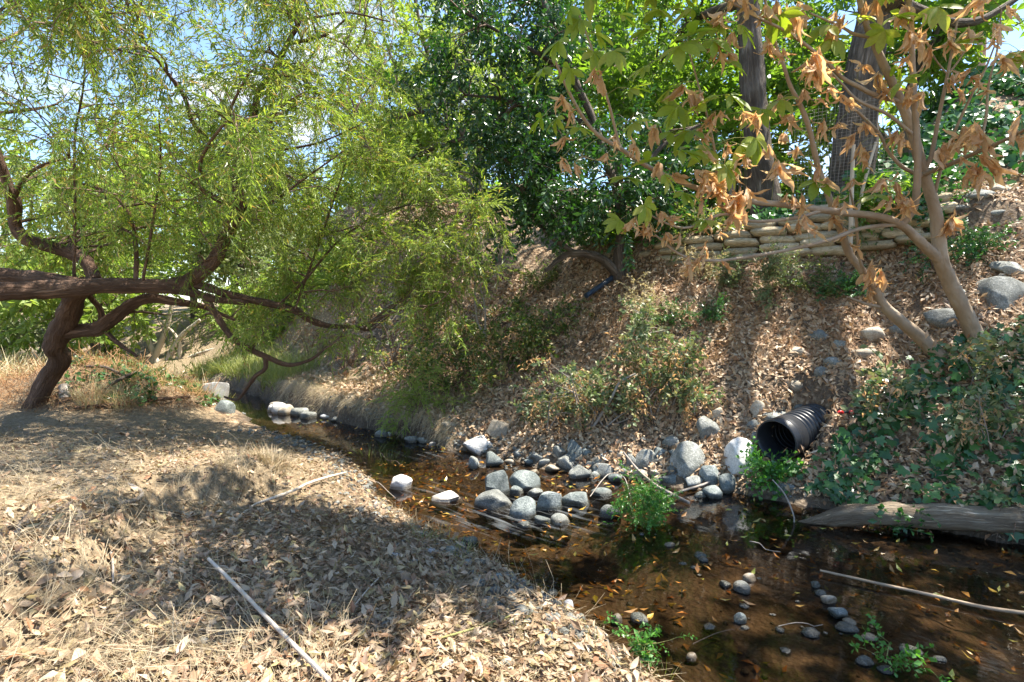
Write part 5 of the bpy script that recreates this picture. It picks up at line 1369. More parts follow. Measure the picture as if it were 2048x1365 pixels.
# ------------------------------------------------------------------ sticks on the bank and in the stream
stick('cane', [(418, 1147, 3.4, .07), (470, 1200, 3.8, .07), (530, 1265, 4.2, .07), (580, 1318, 4.6, .07), (660, 1402, 5.0, .07)], 'pale_wood', 'long straight pale cane lying across the straw bank', 'cane', rough=.04, seg=9)
stick('branch', [(473, 1049, 2, .02), (506, 1022, 2.6, .03), (547, 1008, 2.8, .04), (588, 995, 3, .05), (615, 981, 3, .05), (656, 967, 2.6, .05), (692, 955, 2, .04)], 'pale_wood', 'thin kinked tan branch propped on the straw by the dark hollow', 'branch')
stick('branch', [(236, 1012, 4), (273, 1003, 4.6), (284, 991, 4.4), (270, 978, 3.6), (219, 957, 2.4)], 'grey_twig', 'hooked grey stick on the straw bank', 'branch')
stick('branch', [(14, 1062, 5), (44, 1056, 4.6), (78, 1048, 3.4)], 'dark_bark', 'short dark stick at the left of the straw bank', 'branch')
stick('branch', [(350, 1227, 2.6), (400, 1228, 3), (450, 1232, 2.4)], 'dark_bark', 'short black twig beside the long pale cane', 'branch')
stick('branch', [(0, 1322, 4), (40, 1326, 5), (80, 1336, 5)], 'willow_bark', 'broken brown stick end in the sunlit straw', 'branch')
stick('branch', [(222, 1110, 2.2, .01), (226, 1140, 2.5, .02), (226, 1174, 2, .01)], 'grey_twig', 'short upright grey twig against the little earth step', 'branch')
stick('branch', [(705, 1228, 1.6, .02), (735, 1195, 1.8, .03), (764, 1160, 1.4, .02)], 'pale_wood', 'thin pale stalk slanting over leaves between cane and water', 'branch')
stick('branch', [(850, 1294, 2.2, .01), (940, 1272, 2.6, .02), (1024, 1243, 2, .02)], 'green_stem', 'greenish dry stalk lying across leaves near the tan cobble', 'branch')
stick('branch', [(30, 1118, 7), (150, 1112, 5), (280, 1110, 4), (300, 1109, 3)], 'willow_bark', 'long dark root lying in the straw under the bank step', 'branch') if False else None
stick('branch', [(150, 822, 3.4, .03), (230, 815, 4, .03), (310, 806, 4.2, .04), (380, 800, 3, .03)], 'willow_bark', 'long brown branch on the ground before the mound', 'branch')
stick('log', [(128, 782, 9, .05), (129, 796, 9.5, .05), (130, 806, 9.5, .03)], 'grey_twig', 'short cut log end standing out of the mound foot', 'log', seg=12)
stick('log', [(320, 764, 6, .06), (370, 766, 8, .06), (400, 775, 6, .04)], 'willow_bark', 'brown log half hidden under vines on the mound', 'log', seg=12)
stick('branch', [(1640, 1150, 2.4, .02), (1758, 1177, 3, .02), (1861, 1200, 3.4, .02), (1963, 1224, 3.8, .02), (2070, 1243, 4.2, .03)], 'smooth_bark', 'long thin brown branch floating in the near pool', 'branch', rough=.05)
stick('branch', [(1246, 923, 2, .1), (1275, 952, 2.6, .06), (1310, 978, 3, .03), (1340, 993, 3.2, .02), (1378, 1010, 3, .01)], 'grey_twig', 'grey forked branch slanting from the stones into the water', 'branch')
stick('branch', [(1325, 1002, 2.6, .01), (1369, 987, 2.6, .02), (1413, 975, 2.6, .03), (1440, 960, 1.8, .06)], 'grey_twig', 'grey twig reaching from the water to the blue grey boulders', 'branch')
stick('branch', [(1180, 1000, .9, .02), (1205, 975, 1.0, .07), (1222, 966, 1.0, .09), (1248, 972, .9, .08), (1262, 1003, .7, .01)], 'grey_twig', 'thin arched twig over the water behind the dam', 'branch')
stick('branch', [(1455, 1000, 1.6, .01), (1447, 1010, 1.8, .03), (1443, 995, 1.2, .1)], 'grey_twig', 'pale twig poking up by the right end of the stone row', 'branch') if False else None
stick_d('branch', [(1586, 1062, 5.0, 1.4), (1588, 1035, 5.0, 1.6), (1570, 990, 5.05, 1.6), (1545, 960, 5.1, 1.2)], 'grey_twig', 'thin grey shoot arching up from the tip of the log', 'branch')
for k, (x0, y0, x1, y1) in enumerate([(1500, 1085, 1560, 1112), (1390, 1292, 1470, 1270), (1560, 1258, 1645, 1262), (745, 905, 800, 930), (720, 960, 790, 1000)]):
    q = [(x0 + (x1 - x0) * u + rng.normal(0, 3), y0 + (y1 - y0) * u + rng.normal(0, 4), .9 - .3 * u, .008 + .014 * rng.uniform(0, 1)) for u in (0, .3, .55, .8, 1)]
    stick('twig', q, ('grey_twig', 'twig_bark')[k % 2], 'short thin twig caught near the ' + sorted(((x0 - a) ** 2 + (y0 - b) ** 2, n) for a, b, n in LM)[0][1], 'twig', 'twigs caught in the shallows')

# ------------------------------------------------------------------ fallen leaves, straw and grass
def clear_pipe(x, y):
    a, b = x - PIPE[0], y - PIPE[1]; s = a * PIPE_AX[0] + b * PIPE_AX[1]; q = np.abs(-a * PIPE_AX[1] + b * PIPE_AX[0])
    return ~((q < .21) & (s > -.05) & (s < .7))

def on_ground(x, y, lift):
    z = H(x, y); return np.stack([x, y, np.maximum(z, -1) + lift], -1)

LITTER = [leaf_curl(w, f, c, tw, 2, .48) for w, f, c, tw in ((.42, .07, .25, .3), (.36, -.05, -.3, -.3), (.5, .09, .4, .1), (.38, .06, .5, -.6), (.46, -.08, .2, .5))]
def lay(name, x, y, size, mat, templs, lift=(.004, .03), tilt=.35, wl=False, slope_dir=0.0, rs=rng, aspect=None):
    n = len(x)
    N = Hn(x, y); N = nrm(N + rs.normal(0, tilt, N.shape))
    D = rs.normal(0, 1, (n, 3)); D = D - N * (D * N).sum(1)[:, None]
    P = on_ground(x, y, rs.uniform(*lift, n))
    if wl: P[:, 2] = np.maximum(P[:, 2], rs.uniform(.004, .012, n))
    return merge(templs, rs.integers(0, len(templs), n), P, D, N, size)

def tn_pts(t0, t1, f, n, rs=rng):
    t = rs.uniform(t0, t1, n); nn = f(t, n); return t * TT[0] + nn * NN[0], t * TT[1] + nn * NN[1]

rs = np.random.default_rng(77)
# slope litter
def sl(t, n): return np.interp(t, R_T, R_N) + rs.uniform(.05, 3.0, n)
x, y = tn_pts(-1.6, 9.5, sl, 60000, rs)
x2, y2 = tn_pts(-2.0, 3.5, lambda t, n: np.interp(t, R_T, R_N) + rs.uniform(2.8, 5.0, n), 7000, rs)
x, y = np.concatenate([x, x2]), np.concatenate([y, y2])
k = fbm(x * 1.7, y * 1.7, oct=3, seed=19) > rs.uniform(-1.9, .0, len(x))
k &= clear_pipe(x, y); x, y = x[k], y[k]
x3, y3 = tn_pts(9.0, 18, lambda t, n: np.interp(t, R_T, R_N) + rs.uniform(.3, 5.5, n), 9000, rs)
sz = np.concatenate([rs.uniform(.05, .115, len(x)), rs.uniform(.09, .18, len(x3))]); x, y = np.concatenate([x, x3]), np.concatenate([y, y3])
V, F = lay('l', x, y, sz, 'litter_leaf', LITTER, (.004, .045), .45, rs=rs)
tag(obj('leaf_litter', mesh_data('leaf_litter', V, F, 'litter_leaf')), 'dry tan and brown fallen leaves covering the steep slope', None, None, 'stuff')
# pine needle like dry stems raked down the slope
STRAW = []
for kx in (.0, .08, -.1, .18):
    u = np.linspace(0, 1, 3); c = np.stack([kx * np.sin(u * 3), u, .03 * np.sin(u * 5)], -1)
    V_ = np.concatenate([c + [-.008, 0, 0], c + [.008, 0, .003]]); F_ = [[i, i + 3, i + 4, i + 1] for i in range(2)]
    STRAW.append((V_, np.array(F_)))
x, y = tn_pts(-.5, 5, lambda t, n: np.interp(t, R_T, R_N) + rs.uniform(1.3, 2.9, n), 7000, rs)
N = Hn(x, y); D = -N * np.array([1, 1, 0]) ; D = D + rs.normal(0, .35, D.shape); D = D - N * (D * N).sum(1)[:, None]
V, F = merge(STRAW, rs.integers(0, 4, len(x)), on_ground(x, y, rs.uniform(.01, .05, len(x))), D, N, rs.uniform(.1, .25, len(x)))
tag(obj('dry_needles', mesh_data('dry_needles', V, F, 'pine_needle')), 'reddish dry needles and stems raked down the slope', None, None, 'stuff')
# left bank: leaves
def bank_pts(n, far=9.5):
    r = 2.0 + (far - 2.0) * rs.uniform(0, 1, n) ** 1.5; a = rs.uniform(-.86, .62, n)
    return r * np.sin(a) * 1.05, r * np.cos(a)
x, y = bank_pts(42000); t, n_, nl, nr = edges(x, y); sLb = nl - n_
dens = .35 + .65 * (1 - sstep(1.6, 3.4, sLb)); dens = dens * (.45 + .55 * (fbm(x * 1.2, y * 1.2, oct=3, seed=55) > -.25)) * (1 - .55 * sstep(5.5, 8, y))
k = (sLb > .02) & (rs.uniform(0, 1, len(x)) < dens); x, y = x[k], y[k]
V, F = lay('l', x, y, rs.uniform(.035, .095, len(x)), 'bank_leaf', LITTER, (.006, .05), .42, rs=rs)
tag(obj('leaf_litter', mesh_data('leaf_litter', V, F, 'bank_leaf')), 'pale dry leaves scattered through the straw of the near bank', None, None, 'stuff')
# left bank: straw
x, y = bank_pts(75000, 11); t, n_, nl, nr = edges(x, y); sLb = nl - n_
dens = .30 + .70 * sstep(1.4, 3.2, sLb) * (.4 + .6 * sstep(2.6, 4.5, y)); k = (sLb > .05) & (rs.uniform(0, 1, len(x)) < dens) & (rs.uniform(-.9, .3, len(x)) < fbm(x * .9, y * .9, oct=3, seed=56)); x, y = x[k], y[k]
N = Hn(x, y); N = nrm(N + rs.normal(0, .22, N.shape)); ang = fbm(x * .8, y * .8, oct=2, seed=57) * 2.2 + rs.normal(0, .8, len(x)) + .4
D = np.stack([np.cos(ang), np.sin(ang), np.zeros(len(x))], -1); D = D - N * (D * N).sum(1)[:, None] + N * rs.normal(.05, .16, len(x))[:, None]
V, F = merge(STRAW, rs.integers(0, 4, len(x)), on_ground(x, y, rs.uniform(.005, .06, len(x))), D, N, np.stack([rs.uniform(.10, .30, len(x))] * 3, -1) * np.array([.42, 1, 1]))
tag(obj('straw', mesh_data('straw', V, F, 'straw')), 'matted pale straw and dry grass stems on the near bank', None, None, 'stuff')
# crumbs of leaf and bark between them
x, y = bank_pts(36000, 8); t, n_, nl, nr = edges(x, y); k = nl - n_ > .02; x, y = x[k], y[k]
V, F = lay('l', x, y, rs.uniform(.008, .032, len(x)), 'bank_leaf', [leaf_diamond(.6, .1, .1, .5), leaf_diamond(.25, .1, -.2, .4)], (.004, .05), .6, rs=rs)
tag(obj('leaf_crumbs', mesh_data('leaf_crumbs', V, F, 'bank_leaf')), 'crumbled leaf and bark bits on the near bank', None, None, 'stuff')
# the largest fallen leaves near the camera, one by one
BL = [mesh_data('fallen_leaf', *leaf_curl(w, f, c, tw, 5, .5), 'bank_leaf', True) for w, f, c, tw in ((.40, .07, .25, .25), (.36, -.05, -.35, -.3), (.46, .09, .45, .1), (.33, .05, .6, -.5), (.42, -.07, .2, .5))]
px = rs.uniform(0, 1300, 700); py = 1365 - (rs.uniform(0, 1, 700) ** 1.4) * 330
hh = hits(px, py); t, n_, nl, nr = edges(hh[:, 0], hh[:, 1]); hh = hh[nl - n_ > .05][:285]; NNs = Hn(hh[:, 0], hh[:, 1])
for h, N in zip(hh, NNs):
    N = N + rs.normal(0, .3, 3); N /= np.linalg.norm(N); D = rs.normal(0, 1, 3); D -= N * (D @ N); D /= np.linalg.norm(D); X = np.cross(D, N)
    o = obj('fallen_leaf', BL[rs.integers(5)], ground, (h[0], h[1], h[2] + rs.uniform(.03, .06)))
    o.rotation_mode = 'QUATERNION'; o.rotation_quaternion = Matrix(((X[0], D[0], N[0]), (X[1], D[1], N[1]), (X[2], D[2], N[2]))).to_quaternion(); s = rs.uniform(.06, .105); o.scale = (s, s, s)
# floating and drowned leaves, gravel in the stream
def st_pts(n, t0=-1.5, t1=9): return tn_pts(t0, t1, lambda t, m: np.interp(t, L_T, L_N) + (np.interp(t, R_T, R_N) - np.interp(t, L_T, L_N)) * rs.uniform(0, 1, m), n, rs)
x, y = st_pts(900); k = rs.uniform(-.3, .9, len(x)) < fbm(x * 1.3, y * 1.3, oct=2, seed=66) + 1.2 * np.exp(-(np.hypot(x - 1.3, y - 4.5) / .9) ** 2); x, y = x[k], y[k]
V, F = lay('l', x, y, rs.uniform(.05, .10, len(x)), 'wet_leaf', LITTER[:2], (.001, .004), .06, wl=True, rs=rs)
tag(obj('floating_leaves', mesh_data('floating_leaves', V, F, 'wet_leaf')), 'orange and yellow leaves floating on the stream', None, None, 'stuff')
x, y = st_pts(3000); z = H(x, y); k = z < -.02; x, y = x[k], y[k]
V, F = lay('l', x, y, rs.uniform(.05, .10, len(x)), 'wet_leaf', LITTER[:3], (.002, .02), .2, rs=rs)
tag(obj('sunken_leaves', mesh_data('sunken_leaves', V, F, 'wet_leaf')), 'brown leaves lying on the stream bed', None, None, 'stuff')
PEB = [rock_shape(s, 1, 2, .9) for s in range(900, 906)]
x, y = st_pts(1600, -1.5, 11); z = H(x, y)
nearbar = (z > -.075) | (rs.uniform(0, 1, len(x)) < .25); x, y = x[nearbar], y[nearbar]
ex, ey = tn_pts(.5, 9, lambda t, m: np.interp(t, L_T, L_N) - np.abs(rs.normal(0, .28, m)), 1000, rs); x, y = np.concatenate([x, ex]), np.concatenate([y, ey])
ex, ey = tn_pts(1.5, 9, lambda t, m: np.interp(t, R_T, R_N) + np.abs(rs.normal(0, .22, m)), 800, rs); x, y = np.concatenate([x, ex]), np.concatenate([y, ey])
s = np.abs(rs.normal(0, .013, len(x))) + .006
V, F = merge(PEB, rs.integers(0, 6, len(x)), on_ground(x, y, 0 * x + .3 * s), rs.normal(0, 1, (len(x), 3)) * [1, 1, .2], np.tile([0, 0, 1.0], (len(x), 1)), np.stack([s * 1.2, s, s * .7], -1))
tag(obj('gravel', mesh_data('gravel', V, F, 'grey_rock', True)), 'small grey gravel along the shallows', None, None, 'stuff')

# grass
BLADE = []
for bend in (.25, .5, .8):
    u = np.linspace(0, 1, 3); c = np.stack([0 * u, bend * u ** 2, u * (1 - .25 * bend)], -1); w = .018 * (1 - u * .85)
    V_ = np.concatenate([c - np.stack([w, 0 * w, 0 * w], -1), c + np.stack([w, 0 * w, 0 * w], -1)]); BLADE.append((V_, np.array([[i, i + 3, i + 4, i + 1] for i in range(2)])))
def blades(x, y, hmin, hmax, rs, spread=.3):
    n = len(x); a = rs.uniform(0, 6.28, n); Y = np.stack([np.cos(a), np.sin(a), rs.normal(0, spread, n)], -1)
    return merge(BLADE, rs.integers(0, 3, n), on_ground(x, y, 0 * x - .01), Y, np.array([0, 0, 1.0]) + rs.normal(0, spread, (n, 3)), rs.uniform(hmin, hmax, n))
def field(name, label, x, y, h0, h1, mat, spread=.3):
    V, F = blades(x, y, h0, h1, rs, spread); tag(obj(name, mesh_data(name, V, F, mat)), label, None, None, 'stuff')
x = rs.uniform(-26, -5.5, 20000); y = 9.5 + 16 * rs.uniform(0, 1, 20000) ** 1.3; t, n_, nl, nr = edges(x, y)
k = (nl - n_ > .1) & (((x + 6.9) / 1.65) ** 2 + ((y - 9.75) / 1.3) ** 2 > .9) & (y > 10.2 - .1 * x * 0); field('dry_grass', 'tall pale dry grass on the flat beyond the mound', x[k], y[k], .3, .75, 'dry_grass')
x, y = tn_pts(10.5, 19, lambda t, m: np.interp(t, L_T, L_N) - np.abs(rs.normal(0, .9, m)), 6500, rs); field('green_grass', 'bright green grass beside the upstream water', x, y, .12, .35, 'green_grass')
x, y = tn_pts(11.5, 17, lambda t, m: np.interp(t, R_T, R_N) + .05 + np.abs(rs.normal(0, .7, m)), 7000, rs); field('green_grass', 'sunlit green and straw grass on the upstream right bank', x, y, .15, .45, 'green_grass')
x, y = tn_pts(5.6, 13, lambda t, m: np.interp(t, R_T, R_N) + rs.uniform(.02, 1.2, m), 12000, rs); field('dry_grass', 'short dry grass and roots hanging on the low upstream bank', x, y, .06, .18, 'dry_grass', 1.0)
# roots and dead grass hanging down the face of the low upstream bank
x, y = tn_pts(5.6, 11.5, lambda t, m: np.interp(t, R_T, R_N) + rs.uniform(.0, .22, m), 3600, rs); n = len(x)
D = np.stack([-NN[0] + rs.normal(0, .5, n), -NN[1] + rs.normal(0, .5, n), rs.uniform(-2.2, -.4, n)], -1)
V, F = merge(STRAW, rs.integers(0, 4, n), on_ground(x, y, rs.uniform(.02, .1, n)), D, np.tile([-NN[0], -NN[1], .3], (n, 1)), rs.uniform(.08, .24, n))
tag(obj('hanging_roots', mesh_data('hanging_roots', V, F, 'straw')), 'pale roots and dead grass hanging down the low upstream bank', None, None, 'stuff')
# dry tussocks on the near bank
def tuft(px, py, n, h, r, mat, label, group=None, name='grass_tuft', spread=.4):
    b = hit(px, py); a = rs.uniform(0, 6.28, n); q = r * np.sqrt(rs.uniform(0, 1, n)); x, y = b[0] + q * np.cos(a), b[1] + q * np.sin(a)
    V, F = merge(BLADE, rs.integers(0, 3, n), on_ground(x, y, 0 * x - .01), np.stack([np.cos(a), np.sin(a), 0 * a], -1) + rs.normal(0, .3, (n, 3)), np.array([0, 0, 1.0]) + rs.normal(0, spread * .5, (n, 3)), rs.uniform(.5, 1, n) * h)
    o = obj(name, mesh_data(name, V - b, F, mat), None, b); tag(o, label, 'grass', group)
tuft(545, 930, 500, .20, .16, 'straw', 'big shaggy dry tussock on the edge of the bank step')
tuft(480, 950, 400, .16, .2, 'straw', 'dry tussock drooping into the hollow left of the big one')
tuft(400, 1010, 300, .14, .22, 'straw', 'flattened dry tussock over the dark hollow')
tuft(185, 800, 260, .36, .22, 'dry_grass', 'upright dry grass tuft at the mound foot near the cut log')
tuft(245, 805, 260, .36, .22, 'dry_grass', 'upright dry grass tuft at the middle of the mound foot')
tuft(740, 905, 60, .4, .12, 'green_grass', 'few long green grass blades leaning over the water', spread=.8)
tuft(775, 920, 40, .36, .1, 'green_grass', 'thin arching grass by the sunlit shallows', spread=.8)
for k, (px, py) in enumerate([(845, 1080), (870, 1060), (900, 1085), (830, 1055), (925, 1110), (790, 1040)]): tuft(px, py, 60, .16, .1, ('green_grass', 'straw')[k % 2], 'small wispy grass tuft at the lip of the near bank', 'wispy tufts at the bank lip', spread=.6)
for k, (px, py) in enumerate([(1175, 1310), (1030, 1260), (1185, 1280), (1335, 1350), (600, 1310)]): tuft(px, py, 14, .14, .05, 'green_grass', 'few green grass blades sprouting through leaf litter', 'green sprouts in the litter', spread=.5)
# ------------------------------------------------------------------ shrubs, brambles, ivy
def bush(px, py, w, h, leafm, templs, spr, nT, seed, label, name='shrub', cat='shrub', group=None, bark='twig_bark', per=6, dd=None, sub=2, down=.2, r0=.012, stems=4, dead=0, jit=.8):
    rs = np.random.default_rng(seed); b = hit(px, py); d = b[1]
    root = empty(name, b - np.array([0, 0, .03])); tag(root, label, cat, group); base = np.array(root.location)
    wm = w / FPX * d; dd = dd or wm * .45
    T = at(px + rs.uniform(-.5, .5, nT) * w, py - h * rs.uniform(.12, 1, nT), d + rs.uniform(-.5, .8, nT) * dd)
    gz = H(T[:, 0], T[:, 1]); T[:, 2] = np.maximum(T[:, 2], gz + .06)
    st = []
    for k in range(stems):
        q = b + np.array([rs.normal(0, wm * .16), rs.normal(0, dd * .15), 0]); q[2] = H(q[0], q[1]) - .03
        tp = T[rs.integers(nT)]; m = (q + tp) / 2 + rs.normal(0, .05, 3) + np.array([0, 0, .06])
        st.append(spline(np.array([[*q, r0], [*m, r0 * .7], [*tp, r0 * .3]]), .06))
    for k, s_ in enumerate(st):
        mb = MB(); tube(mb, s_, 5, .08, k); obj('stem', mb.data('stem', bark, base), root)
    sec = grow(np.concatenate(st), np.repeat(T, sub, 0) + rs.normal(0, .07, (nT * sub, 3)), r0 * .4, .0012, rs=rs)
    add_twigs(root, sec, bark, 3)
    add_crown(root, sprays_on(sec, per, spr, templs, rs, down, .2, jit), leafm, 'foliage')
    if dead: add_crown(root, sprays_on(sec[::2], dead, spr * .9, DEAD, rs, 1.0, .3), 'buckeye_brown', 'withered_leaves')
    return root
DEAD = [spray(7, leaf_curl(.34, .12, .9, 1.2, 3), .34, .8, np.random.default_rng(600 + i), .9, .2, .008) for i in range(3)]
BRAM = [spray(9, leaf_curl(.6, .05, .15, 0, 2, .45), .3, dr, np.random.default_rng(620 + i), 1.0, .3, .012) for i, dr in enumerate((.1, .3, .5))]

BR = 'brambles tangled on the lower slope'
for k, a in enumerate([
    (910, 790, 210, 110, 'bramble_leaf', BRAM, .24, 44, 'dense green bramble thicket in the middle of the lower slope'),
    (800, 760, 130, 70, 'bramble_leaf', BRAM, .2, 20, 'green bramble sprawling above the low upstream bank'),
    (1010, 760, 170, 110, 'bramble_leaf', BRAM, .24, 34, 'green bramble climbing the slope below the evergreen'),
    (960, 690, 170, 70, 'bramble_leaf', BRAM, .22, 30, 'low dark bramble patch high on the slope'),
    (1090, 700, 130, 80, 'bramble_leaf', BRAM, .22, 26, 'loose bramble patch right of the dark high one'),
    (830, 690, 170, 80, 'bramble_leaf', BRAM, .22, 26, 'thin yellowish bramble under the willow tips')]):
    bush(*a[:8], 40 + k, a[8], 'bramble', 'bramble', BR, per=3, dead=1, stems=7)
for k, a in enumerate([
    (1190, 855, 170, 120, 34, 'grey green bramble with hanging withered orange leaves over the stone row'),
    (1310, 815, 130, 130, 34, 'leggy bramble with dry stems and pale leaves above the wedge shaped stone'),
    (1110, 850, 130, 90, 24, 'bramble with a few withered leaves behind the upright blocky stone'),
    (1390, 830, 90, 80, 16, 'small bramble beside the angular grey block')]):
    bush(*a[:4], 'bramble_leaf_grey', BRAM, .24, a[4], 60 + k, a[5], 'bramble', 'bramble', BR, bark='grey_twig', per=2.2, dead=3, stems=8)
bush(850, 830, 170, 90, 'willow_leaf_pale', WILLOW, .34, 20, 81, 'pale narrow leaved willow shoot over the low upstream bank', 'willow_shoot', 'shrub', per=4, stems=5, down=.3)
bush(800, 870, 80, 60, 'willow_leaf_pale', WILLOW, .3, 9, 82, 'small pale willow sprig hanging at the overhanging bank edge', 'willow_shoot', 'shrub', per=4, stems=3, down=.5)
SH = 'small shrubs planted on the slope'
for k, a in enumerate([
    (1545, 612, 66, 130, 'bramble_leaf_grey', SMALL, .16, 34, 'upright small leaved shrub in front of the sandbag wall'),
    (1455, 575, 50, 62, 'bramble_leaf_grey', SMALL, .15, 18, 'smaller round shrub left of the upright one'),
    (1408, 555, 60, 40, 'dry_grass', SMALL, .16, 14, 'straw coloured dried shrub below the low end of the wall'),
    (1642, 590, 60, 70, 'bramble_leaf', SMALL, .15, 12, 'sparse little shrub in a dug hollow'),
    (1740, 505, 100, 60, 'bramble_leaf_grey', SMALL, .2, 20, 'pale leaved shrub at the high end of the wall'),
    (1830, 470, 80, 60, 'bramble_leaf_grey', SMALL, .2, 18, 'grey green shrub right of the wall behind the tan trunk'),
    (1295, 640, 60, 70, 'dry_grass', SMALL, .2, 10, 'yellowing weed on the slope under the evergreen'),
    (1085, 575, 70, 34, 'bramble_leaf', SMALL, .2, 16, 'low green clump under the evergreen branch'),
    (1430, 640, 40, 26, 'ivy_leaf', SMALL, .18, 10, 'small dark green sprig in mid slope'),
    (1345, 655, 44, 30, 'ivy_leaf', SMALL, .18, 10, 'little green weed left of the mid slope sprig'),
    (1690, 590, 70, 30, 'ivy_leaf', SMALL, .2, 14, 'ivy sprig beside the leaning tan trunk'),
    (1950, 520, 50, 60, 'ivy_leaf', SMALL, .2, 14, 'ivy sprig on the slope above the grey boulders'),
    (1880, 540, 50, 40, 'ivy_leaf', SMALL, .2, 10, 'ivy sprig right behind the forked tan trunk')]):
    bush(*a[:8], 100 + k, a[8], 'shrub', 'shrub', SH, per=5, stems=3, r0=.007)
TB = 'greenery along the terrace behind the sandbags'
WHERE = ['beside the evergreen trunk', 'at the low end of the sandbag wall', 'behind the short dark stake', 'behind the slim stake', 'at the foot of the upright furrowed trunk', 'between the two stout trunks', 'behind the two pale poles', 'below the square fence post']
for k, (px, py, w, h) in enumerate([(1230, 480, 110, 44), (1310, 470, 110, 50), (1390, 468, 110, 44), (1470, 455, 110, 50), (1570, 435, 110, 46), (1640, 415, 100, 50), (1760, 430, 110, 60), (1850, 425, 100, 60)]):
    bush(px, py, w, h, ('oak_leaf', 'ivy_leaf', 'bramble_leaf')[k % 3], BRAM if k % 2 else FAR, .28, 15, 140 + k, 'leafy green undergrowth ' + WHERE[k], 'shrub', 'shrub', TB, per=5, stems=5, dd=.8)
# loose dry shrub tangle and dead stems upstream
for k, (px, py, w, h, lb) in enumerate([(700, 740, 110, 70, 'tangle of dry brown twigs at the foot of the upstream slope'), (630, 720, 100, 70, 'dry brown scrub under the drooping willow limb'), (740, 650, 160, 110, 'reddish brown scrub on the slope below the willow tips'), (850, 600, 90, 90, 'dry reddish shrub on the shaded slope'), (560, 640, 110, 70, 'dry scrub high on the sunny upstream slope'), (640, 560, 140, 90, 'brown scrub near the top of the upstream slope'), (760, 520, 120, 90, 'twiggy brown scrub under the bare tree')]):
    bush(px, py, w, h, 'pine_needle', WILLOW, .18, 16, 160 + k, lb, 'dry_shrub', 'shrub', 'dry scrub upstream', per=2, stems=8, sub=4)
for k, (px, py, w, h, lb) in enumerate([(520, 690, 130, 80, 'sunlit yellow green bush by the upstream bend'), (610, 630, 150, 100, 'pale leafy bush on the upstream slope behind the willow limb'), (690, 590, 130, 90, 'bright bush halfway up the upstream slope'), (570, 560, 150, 90, 'leafy bush at the top of the upstream slope'), (470, 650, 120, 90, 'green bush across the sunlit clearing')]):
    bush(px, py, w, h, 'far_leaf', FAR, .45, 17, 170 + k, lb, 'shrub', 'shrub', 'bushes upstream', per=5, stems=5, dd=1.2)
# two thin saplings on the slope
def sapling(paths, label, leafs, seed):
    L0 = pxp(paths[0]); b = hit(paths[0][0][0], paths[0][0][1]); dd = b[1]
    ps = [pxp([(a, c, dd + o, r) for a, c, o, r in [(q[0], q[1], q[2], q[3]) for q in p]]) for p in paths]
    root = empty('sapling', b); tag(root, label, 'sapling'); nodes = add_limbs(root, ps, 'grey_twig', name0='stem', step=.05, seg=6, names=['stem'] * 9)
    rs = np.random.default_rng(seed); T = poly_pts(leafs, dd - .3, dd + .3, 14, rs); sec = grow(nodes, T, .006, .002, rs=rs); add_twigs(root, sec, 'grey_twig', 3); add_crown(root, sprays_on(sec, 5, .26, BRAM, rs, .4, .2), 'bramble_leaf_grey', 'foliage')
sapling([[(996, 728, 0, 3.2), (970, 672, -.05, 2.8), (954, 640, -.05, 2.4), (950, 560, -.05, 2), (960, 500, -.05, 1.4)], [(970, 672, -.05, 2.4), (970, 620, -.05, 2), (962, 580, -.05, 1.8), (955, 530, -.05, 1.2)]], 'thin grey sapling with a few pale leaves standing in the brambles', [(910, 480), (1010, 480), (1000, 560), (920, 560)], 31)
sapling([[(1186, 855, 0, 3.4), (1220, 802, -.1, 3), (1240, 765, -.1, 2.6), (1271, 748, -.1, 2)], [(1294, 760, .1, 1.8), (1295, 690, .1, 1.5), (1280, 620, .1, 1.2)]], 'bent grey stem rising out of the withered brambles', [(1240, 600), (1330, 600), (1340, 680), (1260, 690)], 32)

